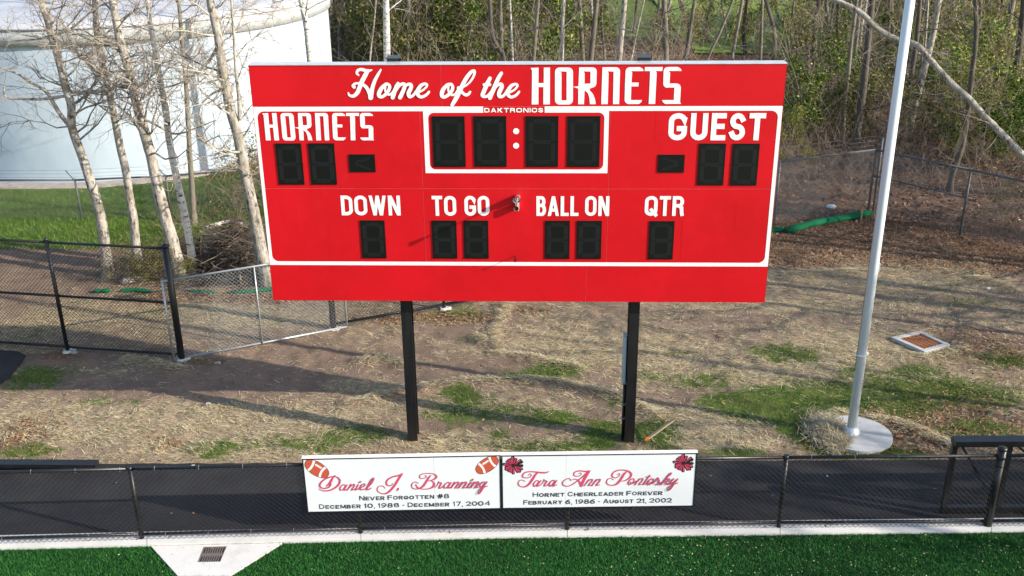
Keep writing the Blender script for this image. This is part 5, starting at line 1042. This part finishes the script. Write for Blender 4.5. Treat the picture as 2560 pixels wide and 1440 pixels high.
stone(2470, 722, .035, 7, BAG, 'paper_scrap', 'tiny white scrap of litter on the grass at the far right', 'litter'); stone(520, 1010, .035, 8, label='small stone in the shaded soil left of the scoreboard posts')
stone(570, 700, .16, 9, label='pale rock at the foot of the brush pile')
# ================================================================== GROUND COVER (uncountable)
def blades(name, X, Y, Z, L, Wd, ang, tilt, cols, m, tri=False, bend=0.0, label=None, cat=None):
    n = len(X); dx = np.cos(ang)*np.cos(tilt); dy = np.sin(ang)*np.cos(tilt); dz = np.sin(tilt); d = np.stack([dx, dy, dz], 1)*L[:, None]; s = np.stack([-np.sin(ang), np.cos(ang), np.zeros(n)], 1)*Wd[:, None]/2; P = np.stack([X, Y, Z], 1)
    if tri: V = np.stack([P-s, P+s, P+d], 1).reshape(-1, 3); Fq = np.arange(3*n).reshape(n, 3); col = np.repeat(cols, 3, 0)
    else:
        q = P+d; V = np.stack([P-d*.5-s, P-d*.5+s, P+d*.5+s, P+d*.5-s], 1).reshape(-1, 3); Fq = np.arange(4*n).reshape(n, 4); col = np.repeat(cols, 4, 0)
    return tag(link(name, mesh_np(name, V, Fq, m, col)), label, cat, kind='stuff')
def pick(cols, n, j=.3): c = np.array(cols)[rng.integers(0, len(cols), n)]; return c*(1+j*rng.uniform(-1, 1, n))[:, None]
def inpoly(X, Y, Q):
    r = np.zeros(len(X), bool); m = len(Q)
    for i in range(m):
        x1, y1 = Q[i]; x2, y2 = Q[(i+1) % m]; c = ((y1 > Y) != (y2 > Y)) & (X < (x2-x1)*(Y-y1)/(y2-y1+1e-12)+x1); r ^= c
    return r
def blocked(X, Y):
    k = (np.hypot(X-cc[0], Y-cc[1]+.04) < .60) & ~((X < cc[0]-.12) & (Y > cc[1]-.35) & (rng.random(len(X)) < .55)); k |= inpoly(X, Y, [c*1.0 for c in cbq]); k |= inpoly(X, Y, [(p[0], p[1]) for p in pp])
    edge = np.interp(X, [p[0] for p in bk], [p[1] for p in bk]); k |= Y < edge+.03+.05*rng.random(len(X)); return k
n = 620000; X = rng.uniform(-11, 11, n); Y = rng.uniform(-.8, 11, n); g, s, l, d = cover(X, Y); rid = ridge_h(X, Y)
cl = fbm(X, Y*1.4, .17, 91)+.25*(fbm(X, Y, .05, 92)-.5); keep = (rng.random(n) < np.clip((s*.8-.05-g*.35)*np.clip((cl-.40)*6, .08, 1.3)+rid*.7, .02, 1)) & (rng.random(n) < np.clip(1.15-Y*.065, .3, 1)) & ~blocked(X, Y); X, Y, rid = X[keep], Y[keep], rid[keep]; n = len(X)
Z = gz(X, Y)+rng.uniform(.004, .022, n)+rid*rng.uniform(0, .07, n)
swirl = (fbm(X, Y, 1.1, 60)-.5)*5
blades('straw', X, Y, Z, rng.uniform(.04, .16, n), rng.uniform(.003, .0075, n), rng.normal(0, .6, n)+swirl*.6, rng.normal(0, .16, n), pick([(.64, .51, .28), (.48, .37, .20), (.74, .64, .41), (.26, .19, .11), (.55, .52, .34), (.20, .15, .09)], n, .35), TINT, label='pale loose straw scattered over the seeded ground', cat='straw')
print('straw', n)
n = 3000; th = rng.uniform(math.radians(120), math.radians(235), n); rd_ = rng.normal(.52, .16, n); X = cc[0]+rd_*np.cos(th); Y = cc[1]-.04+rd_*np.sin(th)*1.0; hz_ = np.exp(-((rd_-.5)/.2)**2)*np.clip(1-np.abs(th-math.radians(170))/math.radians(70), 0, 1)
blades('straw', X, Y, .045+hz_*rng.uniform(0, .14, n), rng.uniform(.10, .34, n), rng.uniform(.004, .008, n), th+math.pi/2+rng.normal(0, 1.0, n), rng.normal(0, .35, n), pick([(.46, .38, .24), (.38, .32, .2), (.30, .28, .19), (.52, .45, .3)], n, .3), TINT, label='tangled straw heaped over the left edge of the flagpole footing', cat='straw')
n = 500000; X = rng.uniform(-11, 11, n); Y = rng.uniform(-.8, 11, n); g, s, l, d = cover(X, Y); g2 = g*1.0+(fbm(X, Y, .16, 33)-.5)*.9+(fbm(X, Y, .5, 34)-.5)*.5
keep = (rng.random(n) < np.clip(g2*1.1-.22, .012, .9)*np.where(d > .5, .3, 1)) & ~blocked(X, Y); X, Y = X[keep], Y[keep]; n = len(X)
blades('grass', X, Y, gz(X, Y)-.005, rng.uniform(.035, .10, n), rng.uniform(.005, .010, n), rng.uniform(0, 6.28, n), rng.uniform(.5, 1.5, n), pick([(.055, .12, .013), (.09, .165, .02), (.14, .20, .03), (.045, .09, .012), (.20, .22, .06)], n, .3), TINTL, tri=True, label='young green grass sprouting in patches', cat='grass')
print('grass', n)
n = 60000; X = rng.uniform(-24, -3.6, n); Y = rng.uniform(9.2, 16.5, n); keep = (np.hypot(X-tcx, Y-tcy) > TR+.6); X, Y = X[keep], Y[keep]; n = len(X)
blades('grass', X, Y, gz(X, Y)-.005, rng.uniform(.06, .14, n), rng.uniform(.012, .02, n), rng.uniform(0, 6.28, n), rng.uniform(.5, 1.5, n), pick([(.055, .14, .012), (.09, .19, .02), (.13, .22, .03)], n, .25), TINTL, tri=True, label='bright green lawn grass before the tank', cat='grass')
def leafy(name, n, X0, X1, Y0, Y1, size, fn, cols, label, m=TINT, zf=gz):
    X = rng.uniform(X0, X1, n); Y = rng.uniform(Y0, Y1, n); keep = fn(X, Y); X, Y = X[keep], Y[keep]; cen = np.stack([X, Y, zf(X, Y)+rng.uniform(.006, .03, len(X))], 1)
    print(name, len(X)); return tag(link(name, leaves_mesh(name, cen, size, cols, m, flat=.72)), label, 'leaves', kind='stuff')
LFC = [(.25, .115, .06), (.19, .085, .045), (.32, .165, .085), (.12, .06, .038), (.36, .22, .12)]
leafy('fallen_leaves', 330000, -12, 13, -.8, 11.5, .023, lambda X, Y: (rng.random(len(X)) < np.clip(cover(X, Y)[2]*.5-.06, .012, 1)) & ~blocked(X, Y), LFC, 'dry brown leaves lying in drifts on the straw and soil')
leafy('fallen_leaves', 160000, -16, 26, 11.5, 40, .05, lambda X, Y: (rng.random(len(X)) < np.clip(cover(X, Y)[2]*.7, .0, 1)), LFC, 'brown leaf litter on the floor of the wood')
# turf pile
fX = [p[0] for p in FR]; fY = [p[1] for p in FR]
n = 300000; X = rng.uniform(-7.9, 8.4, n); Y = -4.6+rng.random(n)*2.6; keep = (Y < np.interp(X, fX, fY)+.012*rng.random(n)) & ~inpoly(X, Y, [tuple(p) for p in AP]); X, Y = X[keep], Y[keep]; n = len(X)
tv = fbm(X, Y, .55, 77)[:, None]
blades('turf_pile', X, Y, np.full(n, -.012), rng.uniform(.025, .048, n), rng.uniform(.005, .009, n), rng.uniform(0, 6.28, n), rng.uniform(.6, 1.5, n), pick([(.014, .095, .014), (.022, .13, .02), (.04, .18, .028), (.010, .062, .010)], n, .3)*(.75+.6*tv), TINT, tri=True, label='upright green blades of the synthetic turf', cat='turf')
leafy('leaf_fragments', 4200, -7.9, 8.4, -4.6, -2.1, .011, lambda X, Y: (Y < np.interp(X, fX, fY)-.02) & (rng.random(len(X)) < np.clip(.25+X*.06+vnoise(X, Y, .8, 3)*.4, .08, .9)), [(.36, .36, .22), (.32, .27, .15), (.44, .42, .28), (.2, .14, .08)], 'pale leaf fragments scattered over the turf', zf=lambda X, Y: X*0+.012)
leafy('curb_leaves', 5000, -7.9, 8.4, -3.1, -1.7, .022, lambda X, Y: (Y > np.interp(X, fX, fY)+.10) & (Y < np.interp(X, fX, fY)+.24) & (rng.random(len(X)) < vnoise(X, Y, .5, 8)**3*.35), [(.3, .18, .13), (.22, .13, .1), (.45, .33, .2)], 'dry brown leaves caught along the foot of the near fence', zf=lambda X, Y: X*0+.036)
leafy('path_leaves', 60, -7.5, 8, -2, -.4, .03, lambda X, Y: rng.random(len(X)) < .5, [(.35, .15, .08), (.5, .48, .42)], 'a few stray leaves on the black asphalt', zf=lambda X, Y: X*0+.003)
